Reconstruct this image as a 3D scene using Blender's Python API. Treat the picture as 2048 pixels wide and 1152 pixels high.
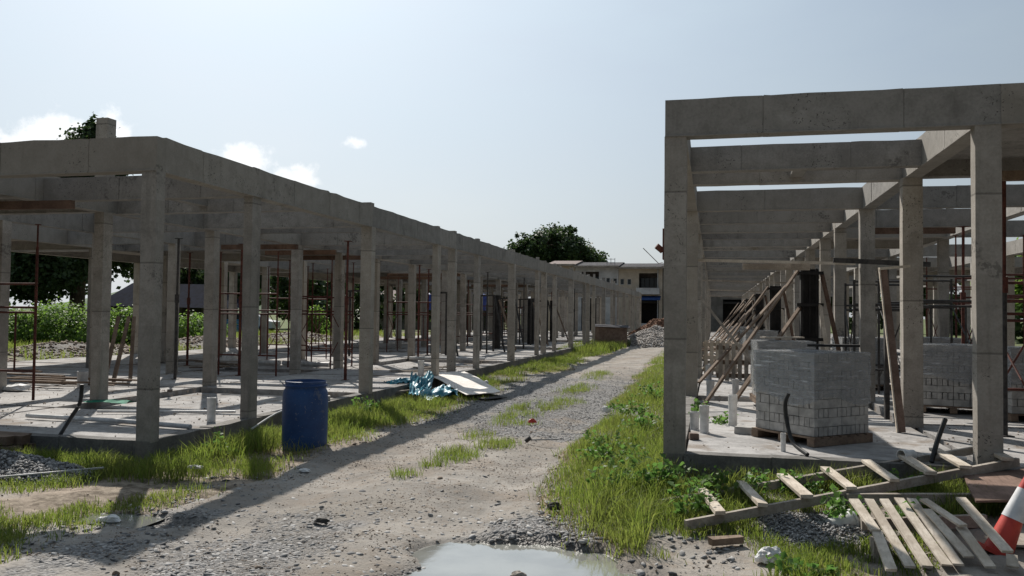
import bpy, math, random
import numpy as np
from mathutils import Vector, Matrix

for o in list(bpy.data.objects):
    bpy.data.objects.remove(o, do_unlink=True)
SC = bpy.context.scene
COL = SC.collection
R = math.radians
rnd = random.Random(11)
rng = np.random.default_rng(7)

# ------------------------------------------------------------------ camera
EYE = 1.65
YAW, PITCH, ROLL = 0.2356, 0.0310, 0.0112
cam_data = bpy.data.cameras.new('camera')
cam = bpy.data.objects.new('camera', cam_data)
COL.objects.link(cam)
fw = Vector((-math.sin(YAW) * math.cos(PITCH), math.cos(YAW) * math.cos(PITCH), math.sin(PITCH)))
rt = Vector((math.cos(YAW), math.sin(YAW), 0))
up = rt.cross(fw)
rt2 = rt * math.cos(ROLL) + up * math.sin(ROLL)
up2 = -rt * math.sin(ROLL) + up * math.cos(ROLL)
cam.matrix_world = Matrix(((rt2.x, up2.x, -fw.x, 0), (rt2.y, up2.y, -fw.y, 0), (rt2.z, up2.z, -fw.z, EYE), (0, 0, 0, 1)))
cam_data.sensor_width = 36
cam_data.lens = 1684.3 / 2048 * 36
cam_data.clip_end = 6000
cam_data.clip_start = 0.05
SC.camera = cam

# ------------------------------------------------------------------ sky, sun, exposure
SUN_AZ, SUN_EL = R(33.3), R(42.0)          # azimuth left of +Y
world = bpy.data.worlds.new('World')
SC.world = world
world.use_nodes = True
wn = world.node_tree
for n in list(wn.nodes):
    wn.nodes.remove(n)
def WN(t, **kw):
    n = wn.nodes.new(t)
    for k, v in kw.items():
        setattr(n, k, v)
    return n
def wmath(op, a, b=None, c=None, clamp=False):
    n = WN('ShaderNodeMath', operation=op, use_clamp=clamp)
    for i, v in enumerate((a, b, c)):
        if v is None: continue
        if isinstance(v, (int, float)): n.inputs[i].default_value = v
        else: wn.links.new(v, n.inputs[i])
    return n.outputs[0]
sky = WN('ShaderNodeTexSky', sky_type='NISHITA', sun_disc=False)
sky.sun_elevation = SUN_EL
sky.sun_rotation = -SUN_AZ
sky.altitude = 0
sky.air_density = 1.0
sky.dust_density = 1.6
sky.ozone_density = 1.0
tc = WN('ShaderNodeTexCoord')
sep = WN('ShaderNodeSeparateXYZ')
wn.links.new(tc.outputs['Generated'], sep.inputs[0])
az = wmath('ARCTAN2', sep.outputs[0], sep.outputs[1])
el = wmath('ARCSINE', sep.outputs[2])
comb = WN('ShaderNodeCombineXYZ')
wn.links.new(az, comb.inputs[0]); wn.links.new(el, comb.inputs[1])
nz = WN('ShaderNodeTexNoise'); nz.inputs['Scale'].default_value = 26; nz.inputs['Detail'].default_value = 9; nz.inputs['Roughness'].default_value = 0.62
wn.links.new(comb.outputs[0], nz.inputs['Vector'])
nv = WN('ShaderNodeVectorMath', operation='MULTIPLY'); nv.inputs[1].default_value = (2.2, 7.0, 1)
wn.links.new(comb.outputs[0], nv.inputs[0])
nz2 = WN('ShaderNodeTexNoise'); nz2.inputs['Scale'].default_value = 1.6; nz2.inputs['Detail'].default_value = 6
wn.links.new(nv.outputs[0], nz2.inputs['Vector'])
# fair-weather cumulus low above the horizon, all the way round: azimuth, elevation, half width, half height, weight
CLOUDS = [(-.735, .178, .042, .030, .95), (-.765, .160, .045, .020, .8), (-.685, .184, .030, .030, .95), (-.545, .166, .040, .026, .9), (-.50, .146, .05, .026, .75),
          (-.424, .196, .022, .013, .62), (-.385, .172, .035, .022, .36), (-.60, .125, .10, .03, .45), (-.86, .17, .07, .04, .9), (.42, .15, .09, .04, .7), (.95, .17, .11, .05, .9),
          (1.5, .15, .1, .045, .8), (2.2, .18, .12, .05, .9), (2.9, .16, .11, .05, .8), (-1.25, .16, .1, .045, .9), (-1.9, .18, .12, .05, .9), (-2.6, .15, .1, .04, .8)]
tot = None
for (ca, ce, wa, we, wt) in CLOUDS:
    da = wmath('DIVIDE', wmath('SUBTRACT', az, ca), wa)
    de = wmath('DIVIDE', wmath('SUBTRACT', el, ce), we)
    d2 = wmath('ADD', wmath('MULTIPLY', da, da), wmath('MULTIPLY', de, de))
    g = wmath('MULTIPLY', wmath('EXPONENT', wmath('MULTIPLY', d2, -0.8)), wt)
    tot = g if tot is None else wmath('MAXIMUM', tot, g)
cl = wmath('ADD', tot, wmath('MULTIPLY', wmath('SUBTRACT', nz.outputs['Fac'], .5), 1.5))
mr = WN('ShaderNodeMapRange', interpolation_type='SMOOTHSTEP')
mr.inputs['From Min'].default_value = .40; mr.inputs['From Max'].default_value = .74
wn.links.new(cl, mr.inputs['Value'])
cfac = wmath('MULTIPLY', mr.outputs[0], wmath('MULTIPLY', wmath('MINIMUM', wmath('MULTIPLY', tot, 3.0), 1.0), .62))
# haze: forward scattering, brighter towards the sun; thicker near the horizon
dotn = WN('ShaderNodeVectorMath', operation='DOT_PRODUCT')
wn.links.new(tc.outputs['Generated'], dotn.inputs[0])
dotn.inputs[1].default_value = (-math.sin(SUN_AZ) * math.cos(SUN_EL), math.cos(SUN_AZ) * math.cos(SUN_EL), math.sin(SUN_EL))
half = wmath('MULTIPLY', wmath('ADD', dotn.outputs['Value'], 1.0), .5)
h2 = wmath('MULTIPLY', half, half)
phase = wmath('ADD', wmath('ADD', wmath('MULTIPLY', h2, .70), wmath('MULTIPLY', wmath('POWER', half, 9.0), .76)), .14)
def wmix(fac, a, b):
    n = WN('ShaderNodeMix', data_type='RGBA')
    for v, k in ((fac, 0), (a, 6), (b, 7)):
        if isinstance(v, (int, float)): n.inputs[k].default_value = v
        elif isinstance(v, tuple): n.inputs[k].default_value = (*v, 1)
        else: wn.links.new(v, n.inputs[k])
    return n.outputs[2]
def wscale(col, f):
    n = WN('ShaderNodeVectorMath', operation='SCALE'); n.inputs[0].default_value = col
    wn.links.new(f, n.inputs['Scale']); return n.outputs[0]
thin = wmath('ADD', wmath('MULTIPLY', wmath('SUBTRACT', nz2.outputs['Fac'], .35, clamp=True), .6), .50, clamp=True)
skyc = wmix(thin, sky.outputs[0], wscale((6.7, 8.15, 9.2), phase))
hor = wmath('MULTIPLY', wmath('EXPONENT', wmath('MULTIPLY', wmath('MAXIMUM', el, 0), -6.5)), .85)
skyc = wmix(hor, skyc, wscale((9.0, 9.4, 9.8), phase))
skyc = wmix(cfac, skyc, wscale((13.2, 13.0, 12.9), phase))
bg = WN('ShaderNodeBackground'); bg.inputs[1].default_value = 0.079
wn.links.new(skyc, bg.inputs[0])
wo = WN('ShaderNodeOutputWorld'); wn.links.new(bg.outputs[0], wo.inputs[0])

sun_data = bpy.data.lights.new('sun', 'SUN')
sun_data.energy = 5.0
sun_data.angle = R(0.55)
sun_data.color = (1.0, .945, .87)
sun = bpy.data.objects.new('sun', sun_data)
COL.objects.link(sun)
SDIR = Vector((-math.sin(SUN_AZ) * math.cos(SUN_EL), math.cos(SUN_AZ) * math.cos(SUN_EL), math.sin(SUN_EL)))
sun.rotation_euler = SDIR.to_track_quat('Z', 'Y').to_euler()
sun.location = (-20, 30, 40)

world.cycles.sampling_method = 'MANUAL'; world.cycles.sample_map_resolution = 512
SC.view_settings.view_transform = 'Standard'
SC.view_settings.look = 'None'
SC.view_settings.gamma = 1
SC.view_settings.exposure = 0.14
SC.view_settings.use_curve_mapping = False
SC.cycles.max_bounces = 6
SC.cycles.diffuse_bounces = 3
SC.cycles.transparent_max_bounces = 12

# ------------------------------------------------------------------ numeric noise
def _hash(ix, iy, seed):
    h = (ix.astype(np.int64) * 374761393 + iy.astype(np.int64) * 668265263 + seed * 974634777) & 0xffffffff
    h = ((h ^ (h >> 13)) * 1274126177) & 0xffffffff
    return ((h ^ (h >> 16)) & 0xffff) / 65535.0
def vnoise(x, y, seed=0):
    x = np.asarray(x, float); y = np.asarray(y, float)
    ix = np.floor(x); iy = np.floor(y)
    fx = x - ix; fy = y - iy
    fx = fx * fx * (3 - 2 * fx); fy = fy * fy * (3 - 2 * fy)
    a = _hash(ix, iy, seed); b = _hash(ix + 1, iy, seed); c = _hash(ix, iy + 1, seed); d = _hash(ix + 1, iy + 1, seed)
    return (a * (1 - fx) + b * fx) * (1 - fy) + (c * (1 - fx) + d * fx) * fy
def fbm(x, y, s=1.0, seed=0, oct=4):
    v = 0; a = .5; t = 0
    for i in range(oct):
        v = v + a * vnoise(np.asarray(x) * s, np.asarray(y) * s, seed + i * 17); t += a
        a *= .5; s *= 2.03
    return v / t
def sstep(a, b, x):
    t = np.clip((np.asarray(x, float) - a) / (b - a), 0, 1)
    return t * t * (3 - 2 * t)

# ------------------------------------------------------------------ materials
MATS = {}
class MT:
    def __init__(s, name, rough=.8, spec=.3):
        m = bpy.data.materials.new(name); m.use_nodes = True
        s.m = m; s.nt = m.node_tree
        s.b = s.nt.nodes['Principled BSDF']
        s.b.inputs['Roughness'].default_value = rough
        s.b.inputs['Specular IOR Level'].default_value = spec
        g = s.nt.nodes.new('ShaderNodeNewGeometry'); s.geo = g
        s.pos = g.outputs['Position']; s.rand = g.outputs['Random Per Island']
        MATS[name] = m
    def L(s, a, b): s.nt.links.new(a, b)
    def scaled(s, sc, src=None):
        n = s.nt.nodes.new('ShaderNodeVectorMath'); n.operation = 'MULTIPLY'
        n.inputs[1].default_value = sc; s.L(src or s.pos, n.inputs[0]); return n.outputs[0]
    def noise(s, scale, detail=5, rough=.55, vec=None, col=False):
        n = s.nt.nodes.new('ShaderNodeTexNoise'); n.inputs['Scale'].default_value = scale
        n.inputs['Detail'].default_value = detail; n.inputs['Roughness'].default_value = rough
        s.L(vec or s.pos, n.inputs['Vector']); return n.outputs['Color' if col else 'Fac']
    def vor(s, scale, vec=None, feat='F1'):
        n = s.nt.nodes.new('ShaderNodeTexVoronoi'); n.feature = feat; n.inputs['Scale'].default_value = scale
        s.L(vec or s.pos, n.inputs['Vector']); return n
    def ramp(s, fac, a, b, lo=0, hi=1):
        n = s.nt.nodes.new('ShaderNodeMapRange'); n.interpolation_type = 'SMOOTHSTEP'
        n.inputs['From Min'].default_value = a; n.inputs['From Max'].default_value = b
        n.inputs['To Min'].default_value = lo; n.inputs['To Max'].default_value = hi
        s.L(fac, n.inputs['Value']); return n.outputs[0]
    def mix(s, fac, a, b, mode='MIX'):
        n = s.nt.nodes.new('ShaderNodeMix'); n.data_type = 'RGBA'; n.blend_type = mode
        for v, i in ((fac, 0), (a, 6), (b, 7)):
            if isinstance(v, (int, float)): n.inputs[i].default_value = v
            elif isinstance(v, tuple): n.inputs[i].default_value = (*v, 1)
            else: s.L(v, n.inputs[i])
        return n.outputs[2]
    def math(s, op, a, b=None):
        n = s.nt.nodes.new('ShaderNodeMath'); n.operation = op
        for i, v in enumerate((a, b)):
            if v is None: continue
            if isinstance(v, (int, float)): n.inputs[i].default_value = v
            else: s.L(v, n.inputs[i])
        return n.outputs[0]
    def attr(s, name):
        n = s.nt.nodes.new('ShaderNodeAttribute'); n.attribute_name = name
        q = s.nt.nodes.new('ShaderNodeSeparateColor'); s.L(n.outputs['Color'], q.inputs[0]); return q.outputs
    def color(s, c):
        if isinstance(c, tuple): s.b.inputs['Base Color'].default_value = (*c, 1)
        else: s.L(c, s.b.inputs['Base Color'])
    def bump(s, h, strength=.4, dist=.01):
        n = s.nt.nodes.new('ShaderNodeBump'); n.inputs['Strength'].default_value = strength; n.inputs['Distance'].default_value = dist
        s.L(h, n.inputs['Height']); s.L(n.outputs[0], s.b.inputs['Normal'])
    def translucent(s, col, fac):
        t = s.nt.nodes.new('ShaderNodeBsdfTranslucent')
        if isinstance(col, tuple): t.inputs[0].default_value = (*col, 1)
        else: s.L(col, t.inputs[0])
        mx = s.nt.nodes.new('ShaderNodeMixShader'); mx.inputs[0].default_value = fac
        out = s.nt.nodes['Material Output']
        s.L(s.b.outputs[0], mx.inputs[1]); s.L(t.outputs[0], mx.inputs[2]); s.L(mx.outputs[0], out.inputs[0])

def concrete(name, lo, hi, stain=(.075, .068, .06), holes=True, streak=.5):
    t = MT(name, .88, .2)
    n1 = t.noise(.55, 5); n2 = t.noise(5.5, 7, .62); n3 = t.noise(1.0, 5, .6, t.scaled((9, 9, .8)))
    n4 = t.noise(48, 4, .6); f = t.math('ADD', t.math('MULTIPLY', n1, .3), t.math('ADD', t.math('MULTIPLY', n2, .4), t.math('MULTIPLY', n4, .3)))
    c = t.mix(t.ramp(f, .37, .63), lo, hi)
    c = t.mix(t.ramp(n3, .54, .72, 0, streak), c, stain)
    st = t.noise(1.35, 6, .65)
    c = t.mix(t.ramp(st, .60, .70, 0, .38), c, stain)
    pale = t.noise(2.2, 6, .7)
    c = t.mix(t.ramp(pale, .62, .74, 0, .35), c, tuple(min(.6, v * 1.7) for v in hi))
    oi = t.nt.nodes.new('ShaderNodeObjectInfo').outputs['Random']
    c = t.mix(t.ramp(oi, 0, 1, 0, .33), c, tuple(v * .55 for v in lo))
    c = t.mix(t.ramp(t.math('FRACT', t.math('MULTIPLY', oi, 7.3)), .3, 1, 0, .30), c, (hi[0] * 1.15, hi[1] * 1.06, hi[2] * .93))
    if name == 'concrete_column':           # lift lines where one pour ended
        sp = t.nt.nodes.new('ShaderNodeSeparateXYZ'); t.L(t.pos, sp.inputs[0])
        zz = t.math('ADD', t.math('MULTIPLY', sp.outputs[2], .72), t.math('ADD', t.math('MULTIPLY', oi, 5.0), t.math('MULTIPLY', n2, .012)))
        fr = t.math('FRACT', zz)
        c = t.mix(t.ramp(t.math('ABSOLUTE', t.math('SUBTRACT', fr, .5)), .003, .010, .55, 0), c, (.07, .062, .054))
        c = t.mix(t.ramp(fr, .495, .505, 0, .16), c, (.12, .108, .094))
    patch = t.math('MULTIPLY', t.ramp(t.noise(1.05, 5, .7), .605, .65), t.ramp(t.noise(27, 4, .6), .45, .54))
    c = t.mix(t.math('MULTIPLY', patch, .5), c, (.04, .036, .032))
    hgt = n2
    if holes:
        v = t.vor(24, t.mix(.12, t.pos, t.noise(30, 2, .5, None, True))); gate = t.ramp(t.noise(1.9, 4), .52, .60)
        hole = t.math('MULTIPLY', t.ramp(v.outputs['Distance'], .14, .26, 1, 0), gate)
        c = t.mix(t.math('MULTIPLY', hole, .8), c, (.025, .023, .02))
        hgt = t.math('SUBTRACT', n2, t.math('MULTIPLY', hole, 1.2))
    # formwork joints: faint lift lines
    t.color(c); t.bump(hgt, .5, .006)
    return t.m
concrete('concrete', (.205, .194, .178), (.325, .309, .286), streak=.22)
concrete('concrete_column', (.25, .231, .207), (.43, .400, .36), streak=.38)
concrete('concrete_plinth', (.105, .102, .097), (.235, .225, .212), streak=.8)

def floor_mat():
    t = MT('concrete_floor', .9, .2)
    n1 = t.noise(.6, 6, .6); n2 = t.noise(7, 7, .65); n3 = t.noise(2.1, 6, .6)
    c = t.mix(t.ramp(t.math('ADD', t.math('MULTIPLY', n1, .5), t.math('MULTIPLY', n2, .5)), .36, .62), (.215, .206, .198), (.415, .40, .385))
    c = t.mix(t.ramp(n3, .53, .66, 0, .75), c, (.2, .162, .128))
    c = t.mix(t.ramp(t.noise(24, 4), .66, .74, 0, .6), c, (.14, .12, .1))
    t.color(c); t.bump(n2, .6, .012)
floor_mat()

def ground_mat(name, track):
    t = MT(name, .95, .15)
    a = t.attr('mask')                      # R gravel, G wet, B green
    n1 = t.noise(1.1, 6, .6); n2 = t.noise(9, 7, .7); n3 = t.noise(38, 5, .7)
    sand = t.mix(t.ramp(n1, .35, .65), (.222, .203, .181), (.36, .332, .298))
    sand = t.mix(t.ramp(n2, .50, .68, 0, .65), sand, (.25, .2, .155)); sand = t.mix(t.ramp(t.noise(.75, 6, .65), .48, .64, 0, .55), sand, (.25, .205, .165))
    soil = t.mix(t.ramp(n2, .36, .64), (.12, .095, .07), (.33, .275, .215))
    soil = t.mix(t.ramp(n1, .50, .66, 0, .7), soil, (.38, .31, .25))
    base = sand if track else t.mix(a[2], sand, soil)
    v = t.vor(46, t.scaled((1, 1, .3))); vc = t.nt.nodes.new('ShaderNodeSeparateColor'); t.L(v.outputs['Color'], vc.inputs[0])
    grav = t.mix(vc.outputs[0], (.11, .108, .107), (.36, .348, .335))
    gm = t.ramp(t.math('ADD', a[0], t.math('MULTIPLY', t.math('SUBTRACT', n2, .5), .8)), .35, .62)
    c = t.mix(gm, base, grav)
    c = t.mix(t.ramp(n3, .60, .72, 0, .5), c, (.10, .085, .07))
    if track: c = t.mix(t.ramp(t.noise(.55, 5, .6), .50, .64, 0, .5), c, (.17, .15, .125))
    c = t.mix(a[1], c, (.10, .088, .075))
    if not track:
        vg = t.attr('veg')
        c = t.mix(vg[0], c, t.mix(t.ramp(n2, .35, .65), (.045, .075, .018), (.12, .15, .04)))
    t.color(c)
    rr = t.ramp(a[1], 0, 1, .95, .35); t.L(rr, t.b.inputs['Roughness'])
    h = t.math('ADD', t.math('MULTIPLY', n3, .5), t.math('ADD', n2, t.math('MULTIPLY', t.math('MULTIPLY', t.math('SUBTRACT', .5, v.outputs['Distance']), gm), 1.2)))
    t.bump(h, .9, .022)
ground_mat('ground_soil', False); ground_mat('track_surface', True)

def simple(name, a, b, scale=6, rough=.7, spec=.3, bump=.3, dist=.005, stretch=(1, 1, 1), metal=0):
    t = MT(name, rough, spec)
    n = t.noise(scale, 6, .6, t.scaled(stretch))
    t.color(t.mix(t.ramp(n, .35, .65), a, b)); t.bump(n, bump, dist)
    t.b.inputs['Metallic'].default_value = metal
    return t
def island(name, a, b, rough=.85, scale=20):
    t = MT(name, rough, .25)
    n = t.noise(scale, 4)
    c = t.mix(t.rand, a, b); c = t.mix(t.ramp(n, .4, .7, 0, .35), c, tuple(v * .55 for v in a))
    t.color(c); t.bump(n, .4, .004); return t
island('gravel_stone', (.10, .10, .102), (.44, .425, .405))
island('mound_stone', (.22, .2, .185), (.5, .46, .42))
island('rubble_stone', (.15, .115, .088), (.38, .31, .25))
def leafmat(name, a, b, dry, tr=.45, dryamt=.12):
    t = MT(name, .55, .3)
    c = t.mix(t.rand, a, b)
    c = t.mix(t.ramp(t.rand, 1 - dryamt - .02, 1 - dryamt), c, dry)
    n = t.noise(1.6, 5, .6); c = t.mix(t.ramp(n, .42, .66, 0, .6), c, dry)
    t.color(c); t.translucent(t.mix(.55, c, tuple(min(1, v * 2.8) for v in b)), tr)
leafmat('grass_blade', (.045, .088, .014), (.118, .158, .026), (.235, .2, .075), .5, .15)
leafmat('grass_dry', (.16, .125, .055), (.27, .22, .11), (.2, .165, .085), .3, .1)
leafmat('weed_leaf', (.045, .105, .02), (.085, .17, .035), (.13, .17, .05), .4, .06)
leafmat('tree_leaf', (.022, .042, .014), (.05, .085, .024), (.04, .06, .02), .22, .0)
leafmat('bush_leaf', (.06, .12, .02), (.12, .2, .035), (.13, .16, .04), .42, .05)
simple('bark', (.06, .045, .035), (.14, .11, .085), 9, .9, .1, .8, .02, (1, 1, .2))
for nm, a, b in (('timber_pale', (.46, .39, .31), (.72, .64, .54)), ('timber_grey', (.25, .215, .18), (.46, .41, .35)), ('timber_brown', (.15, .105, .076), (.29, .215, .16)),
                 ('timber_red', (.09, .054, .038), (.175, .11, .078)), ('plywood', (.16, .105, .08), (.28, .19, .15)), ('plywood_dark', (.018, .017, .017), (.042, .039, .037))):
    t = simple(nm, a, b, 7, .8, .2, .35, .004, (1.2, 1.2, 1.2))
    n = t.noise(60, 3, .5, t.scaled((1, .12, 1))); k = t.noise(3.2, 5, .7)
    c = t.mix(t.ramp(n, .45, .75, 0, .45), t.mix(t.ramp(k, .35, .65), a, b), tuple(v * .6 for v in a))
    c = t.mix(t.math('MULTIPLY', t.rand, .3), c, tuple(v * .55 for v in a))
    t.color(c)
simple('rust_steel', (.06, .02, .015), (.125, .042, .03), 14, .75, .3, .3, .002)
simple('dark_steel', (.02, .019, .019), (.055, .05, .047), 14, .6, .4, .3, .002)
simple('grey_steel', (.2, .2, .2), (.36, .35, .34), 12, .5, .5, .2, .002)
simple('pvc_white', (.52, .51, .49), (.72, .71, .69), 8, .45, .4, .1, .002)
simple('pvc_grey', (.34, .34, .34), (.5, .5, .5), 8, .5, .4, .1, .002)
simple('black_rubber', (.012, .012, .012), (.03, .03, .03), 9, .5, .4)
simple('rust_mesh_bar', (.10, .045, .028), (.2, .09, .05), 20, .8)
simple('teal_tarp', (.01, .13, .19), (.03, .24, .31), 5, .45, .4, .3)
simple('blue_sheet', (.02, .14, .33), (.035, .2, .43), 3, .5, .4)
simple('blue_awning', (.015, .045, .15), (.03, .075, .22), 3, .7, .3)
simple('blue_bin', (.012, .03, .16), (.025, .05, .24), 3, .5, .4)
simple('white_board', (.60, .56, .51), (.78, .73, .67), 3, .7, .2)
simple('white_bag', (.55, .54, .52), (.78, .77, .75), 12, .6, .3)
simple('red_plastic', (.42, .035, .025), (.56, .06, .04), 10, .5, .4)
simple('white_reflective', (.55, .55, .55), (.75, .74, .73), 10, .5, .4)
simple('green_net', (.01, .13, .08), (.02, .22, .13), 9, .8)
simple('brick_grey', (.29, .282, .268), (.45, .435, .41), 9, .9, .15, .5, .004)
simple('roof_dark', (.04, .04, .045), (.09, .085, .09), 3, .9, .1)
simple('roof_blue', (.007, .009, .018), (.014, .018, .034), 3, .95, .05)
simple('roof_tile', (.12, .085, .075), (.21, .16, .145), 6, .85)
simple('wall_white', (.42, .42, .42), (.58, .58, .57), 1.2, .9)
simple('wall_beige', (.42, .36, .28), (.55, .48, .39), 1.2, .9)
simple('shed_wall', (.13, .12, .105), (.2, .185, .165), 1.2, .9)
simple('wall_dark', (.07, .06, .055), (.14, .12, .105), 1.2, .9)
simple('interior_dark', (.03, .028, .026), (.05, .046, .042), 3, .9)
simple('red_earth', (.11, .06, .04), (.19, .11, .075), 4, .95, .1, .8, .03)
simple('brick_red', (.14, .10, .08), (.22, .165, .135), 7, .9)
simple('car_white', (.6, .6, .6), (.68, .68, .68), 2, .3, .5, .02)
simple('orange_net', (.55, .30, .09), (.65, .38, .14), 8, .7)
simple('hill_green', (.07, .11, .06), (.11, .15, .085), .03, .95)
def glass(name, c=(.02, .025, .03)):
    t = MT(name, .08, .6); t.color(t.mix(t.noise(2), c, tuple(v * 1.6 for v in c)))
glass('window_glass')
t = MT('drum_plastic', .5, .4)
n = t.noise(3, 6, .7); c = t.mix(t.ramp(n, .3, .7), (.010, .042, .14), (.02, .072, .21))
c = t.mix(t.ramp(t.noise(7, 7, .72), .57, .66, 0, .55), c, (.15, .16, .17)); c = t.mix(t.ramp(t.noise(30, 4, .6), .62, .70, 0, .5), c, (.22, .22, .22)); t.color(c); t.bump(n, .15, .004)
t = MT('water', .06, .5)
n = t.noise(5, 3); t.color(t.mix(t.ramp(t.noise(1.6, 4), .35, .65), (.20, .20, .18), (.28, .28, .25)))
t.bump(t.noise(14, 3), .06, .01); t.b.inputs['Coat Weight'].default_value = .8; t.b.inputs['Coat Roughness'].default_value = .04
# stretch film
t = MT('stretch_film', .13, .8)
w = t.noise(16, 5, .6, t.scaled((1, 1, 5)))
ws = t.noise(3.2, 6, .7, t.scaled((1, 1, 9)))
t.color(t.mix(t.ramp(ws, .5, .72), (.33, .35, .37), (.66, .68, .70))); t.bump(w, .55, .03)
tr = t.nt.nodes.new('ShaderNodeBsdfTransparent'); mx = t.nt.nodes.new('ShaderNodeMixShader')
t.L(t.math('MAXIMUM', t.ramp(w, .35, .75, .38, .66), t.ramp(ws, .5, .72, .3, .92)), mx.inputs[0]); t.L(tr.outputs[0], mx.inputs[1]); t.L(t.b.outputs[0], mx.inputs[2])
t.L(mx.outputs[0], t.nt.nodes['Material Output'].inputs[0])

# ------------------------------------------------------------------ mesh helpers
def mesh_np(name, V, quads=None, tris=None, mat=None, smooth=False):
    me = bpy.data.meshes.new(name)
    V = np.asarray(V, np.float32)
    me.vertices.add(len(V)); me.vertices.foreach_set('co', V.ravel())
    idx = []; starts = []; n = 0
    for F, k in ((quads, 4), (tris, 3)):
        if F is not None and len(F):
            F = np.asarray(F, np.int32); idx.append(F.ravel()); starts.append(n + np.arange(len(F)) * k); n += F.size
    idx = np.concatenate(idx); starts = np.concatenate(starts)
    me.loops.add(len(idx)); me.loops.foreach_set('vertex_index', idx)
    me.polygons.add(len(starts)); me.polygons.foreach_set('loop_start', starts.astype(np.int32))
    if smooth: me.polygons.foreach_set('use_smooth', np.ones(len(starts), bool))
    me.update(calc_edges=True); me.validate()
    if mat: me.materials.append(MATS[mat])
    return me
def link(name, me, parent=None, loc=(0, 0, 0)):
    o = bpy.data.objects.new(name, me); COL.objects.link(o)
    o.location = loc
    if parent: o.parent = parent
    return o
def tag(o, label=None, cat=None, group=None, kind=None):
    if label: o['label'] = label
    if cat: o['category'] = cat
    if group: o['group'] = group
    if kind: o['kind'] = kind
    return o
def thing(name, label, cat, loc=(0, 0, 0), rz=0, group=None):
    o = bpy.data.objects.new(name, None); COL.objects.link(o)
    o.empty_display_size = .2; o.location = loc; o.rotation_euler = (0, 0, rz)
    return tag(o, label, cat, group)
class MB:
    def __init__(s): s.v = []; s.f = []
    def add(s, vs, fs):
        b = len(s.v); s.v += [tuple(p) for p in vs]; s.f += [tuple(i + b for i in f) for f in fs]; return s
    def box(s, c, d, M=None):
        x, y, z = (k / 2 for k in d)
        vs = [Vector(p) for p in ((-x, -y, -z), (x, -y, -z), (x, y, -z), (-x, y, -z), (-x, -y, z), (x, -y, z), (x, y, z), (-x, y, z))]
        if M is not None: vs = [M @ p for p in vs]
        return s.add([p + Vector(c) for p in vs], [(0, 3, 2, 1), (4, 5, 6, 7), (0, 1, 5, 4), (1, 2, 6, 5), (2, 3, 7, 6), (3, 0, 4, 7)])
    def bar(s, a, b, w, h, up=(0, 0, 1), j=0):
        a = Vector(a); b = Vector(b); d = (b - a).normalized(); u = Vector(up)
        if abs(d.dot(u)) > .98: u = Vector((0, 1, 0))
        sx = d.cross(u).normalized(); u = sx.cross(d)
        vs = []
        for p in (a, b):
            for (i, k) in ((-1, -1), (1, -1), (1, 1), (-1, 1)):
                q = p + sx * (i * w / 2) + u * (k * h / 2)
                if j: q = q + Vector((rnd.uniform(-j, j), rnd.uniform(-j, j), rnd.uniform(-j, j)))
                vs.append(q)
        return s.add(vs, [(3, 2, 1, 0), (4, 5, 6, 7), (0, 1, 5, 4), (1, 2, 6, 5), (2, 3, 7, 6), (3, 0, 4, 7)])
    def tube(s, pts, r, n=8, cap=True, hollow=0):
        pts = [Vector(p) for p in pts]; b = len(s.v); rr = r if isinstance(r, (list, tuple)) else [r] * len(pts)
        for i, p in enumerate(pts):
            d = (pts[min(i + 1, len(pts) - 1)] - pts[max(i - 1, 0)]).normalized()
            u = Vector((0, 0, 1)) if abs(d.z) < .9 else Vector((1, 0, 0))
            x = d.cross(u).normalized(); y = x.cross(d)
            for k in range(n):
                a = 2 * math.pi * k / n
                s.v.append(tuple(p + (x * math.cos(a) + y * math.sin(a)) * rr[i]))
        for i in range(len(pts) - 1):
            for k in range(n):
                s.f.append((b + i * n + k, b + i * n + (k + 1) % n, b + (i + 1) * n + (k + 1) % n, b + (i + 1) * n + k))
        if cap:
            s.f.append(tuple(b + k for k in range(n))[::-1]); s.f.append(tuple(b + (len(pts) - 1) * n + k for k in range(n)))
        return s
    def lathe(s, prof, c=(0, 0, 0), n=32, cap0=True, cap1=True, M=None):
        b = len(s.v)
        for (r, z) in prof:
            for k in range(n):
                a = 2 * math.pi * k / n; p = Vector((r * math.cos(a), r * math.sin(a), z))
                if M is not None: p = M @ p
                s.v.append(tuple(p + Vector(c)))
        for i in range(len(prof) - 1):
            for k in range(n):
                s.f.append((b + i * n + k, b + i * n + (k + 1) % n, b + (i + 1) * n + (k + 1) % n, b + (i + 1) * n + k))
        if cap0: s.f.append(tuple(b + k for k in range(n))[::-1])
        if cap1: s.f.append(tuple(b + (len(prof) - 1) * n + k for k in range(n)))
        return s
    def mesh(s, name, mat, smooth=False, off=(0, 0, 0)):
        me = bpy.data.meshes.new(name)
        me.from_pydata([(p[0] - off[0], p[1] - off[1], p[2] - off[2]) for p in s.v], [], s.f)
        me.materials.append(MATS[mat])
        if smooth:
            for p in me.polygons: p.use_smooth = True
            try: me.set_sharp_from_angle(angle=R(40))
            except Exception: pass
        me.update(); return me
    def build(s, name, mat, parent=None, smooth=False, base=None):
        """world coordinates in; the part is stored relative to its thing's base"""
        off = (0, 0, 0)
        if parent is not None:
            p = parent
            while p: off = tuple(a + b for a, b in zip(off, p.location)); p = p.parent
            return link(name, s.mesh(name, mat, smooth, off), parent)
        if base is None: base = (sum(v[0] for v in s.v) / len(s.v), sum(v[1] for v in s.v) / len(s.v), min(v[2] for v in s.v))
        return link(name, s.mesh(name, mat, smooth, base), None, base)
def copy_tree(o, parent=None):
    c = o.copy(); COL.objects.link(c); c.parent = parent
    for ch in o.children: copy_tree(ch, c)
    return c

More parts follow.
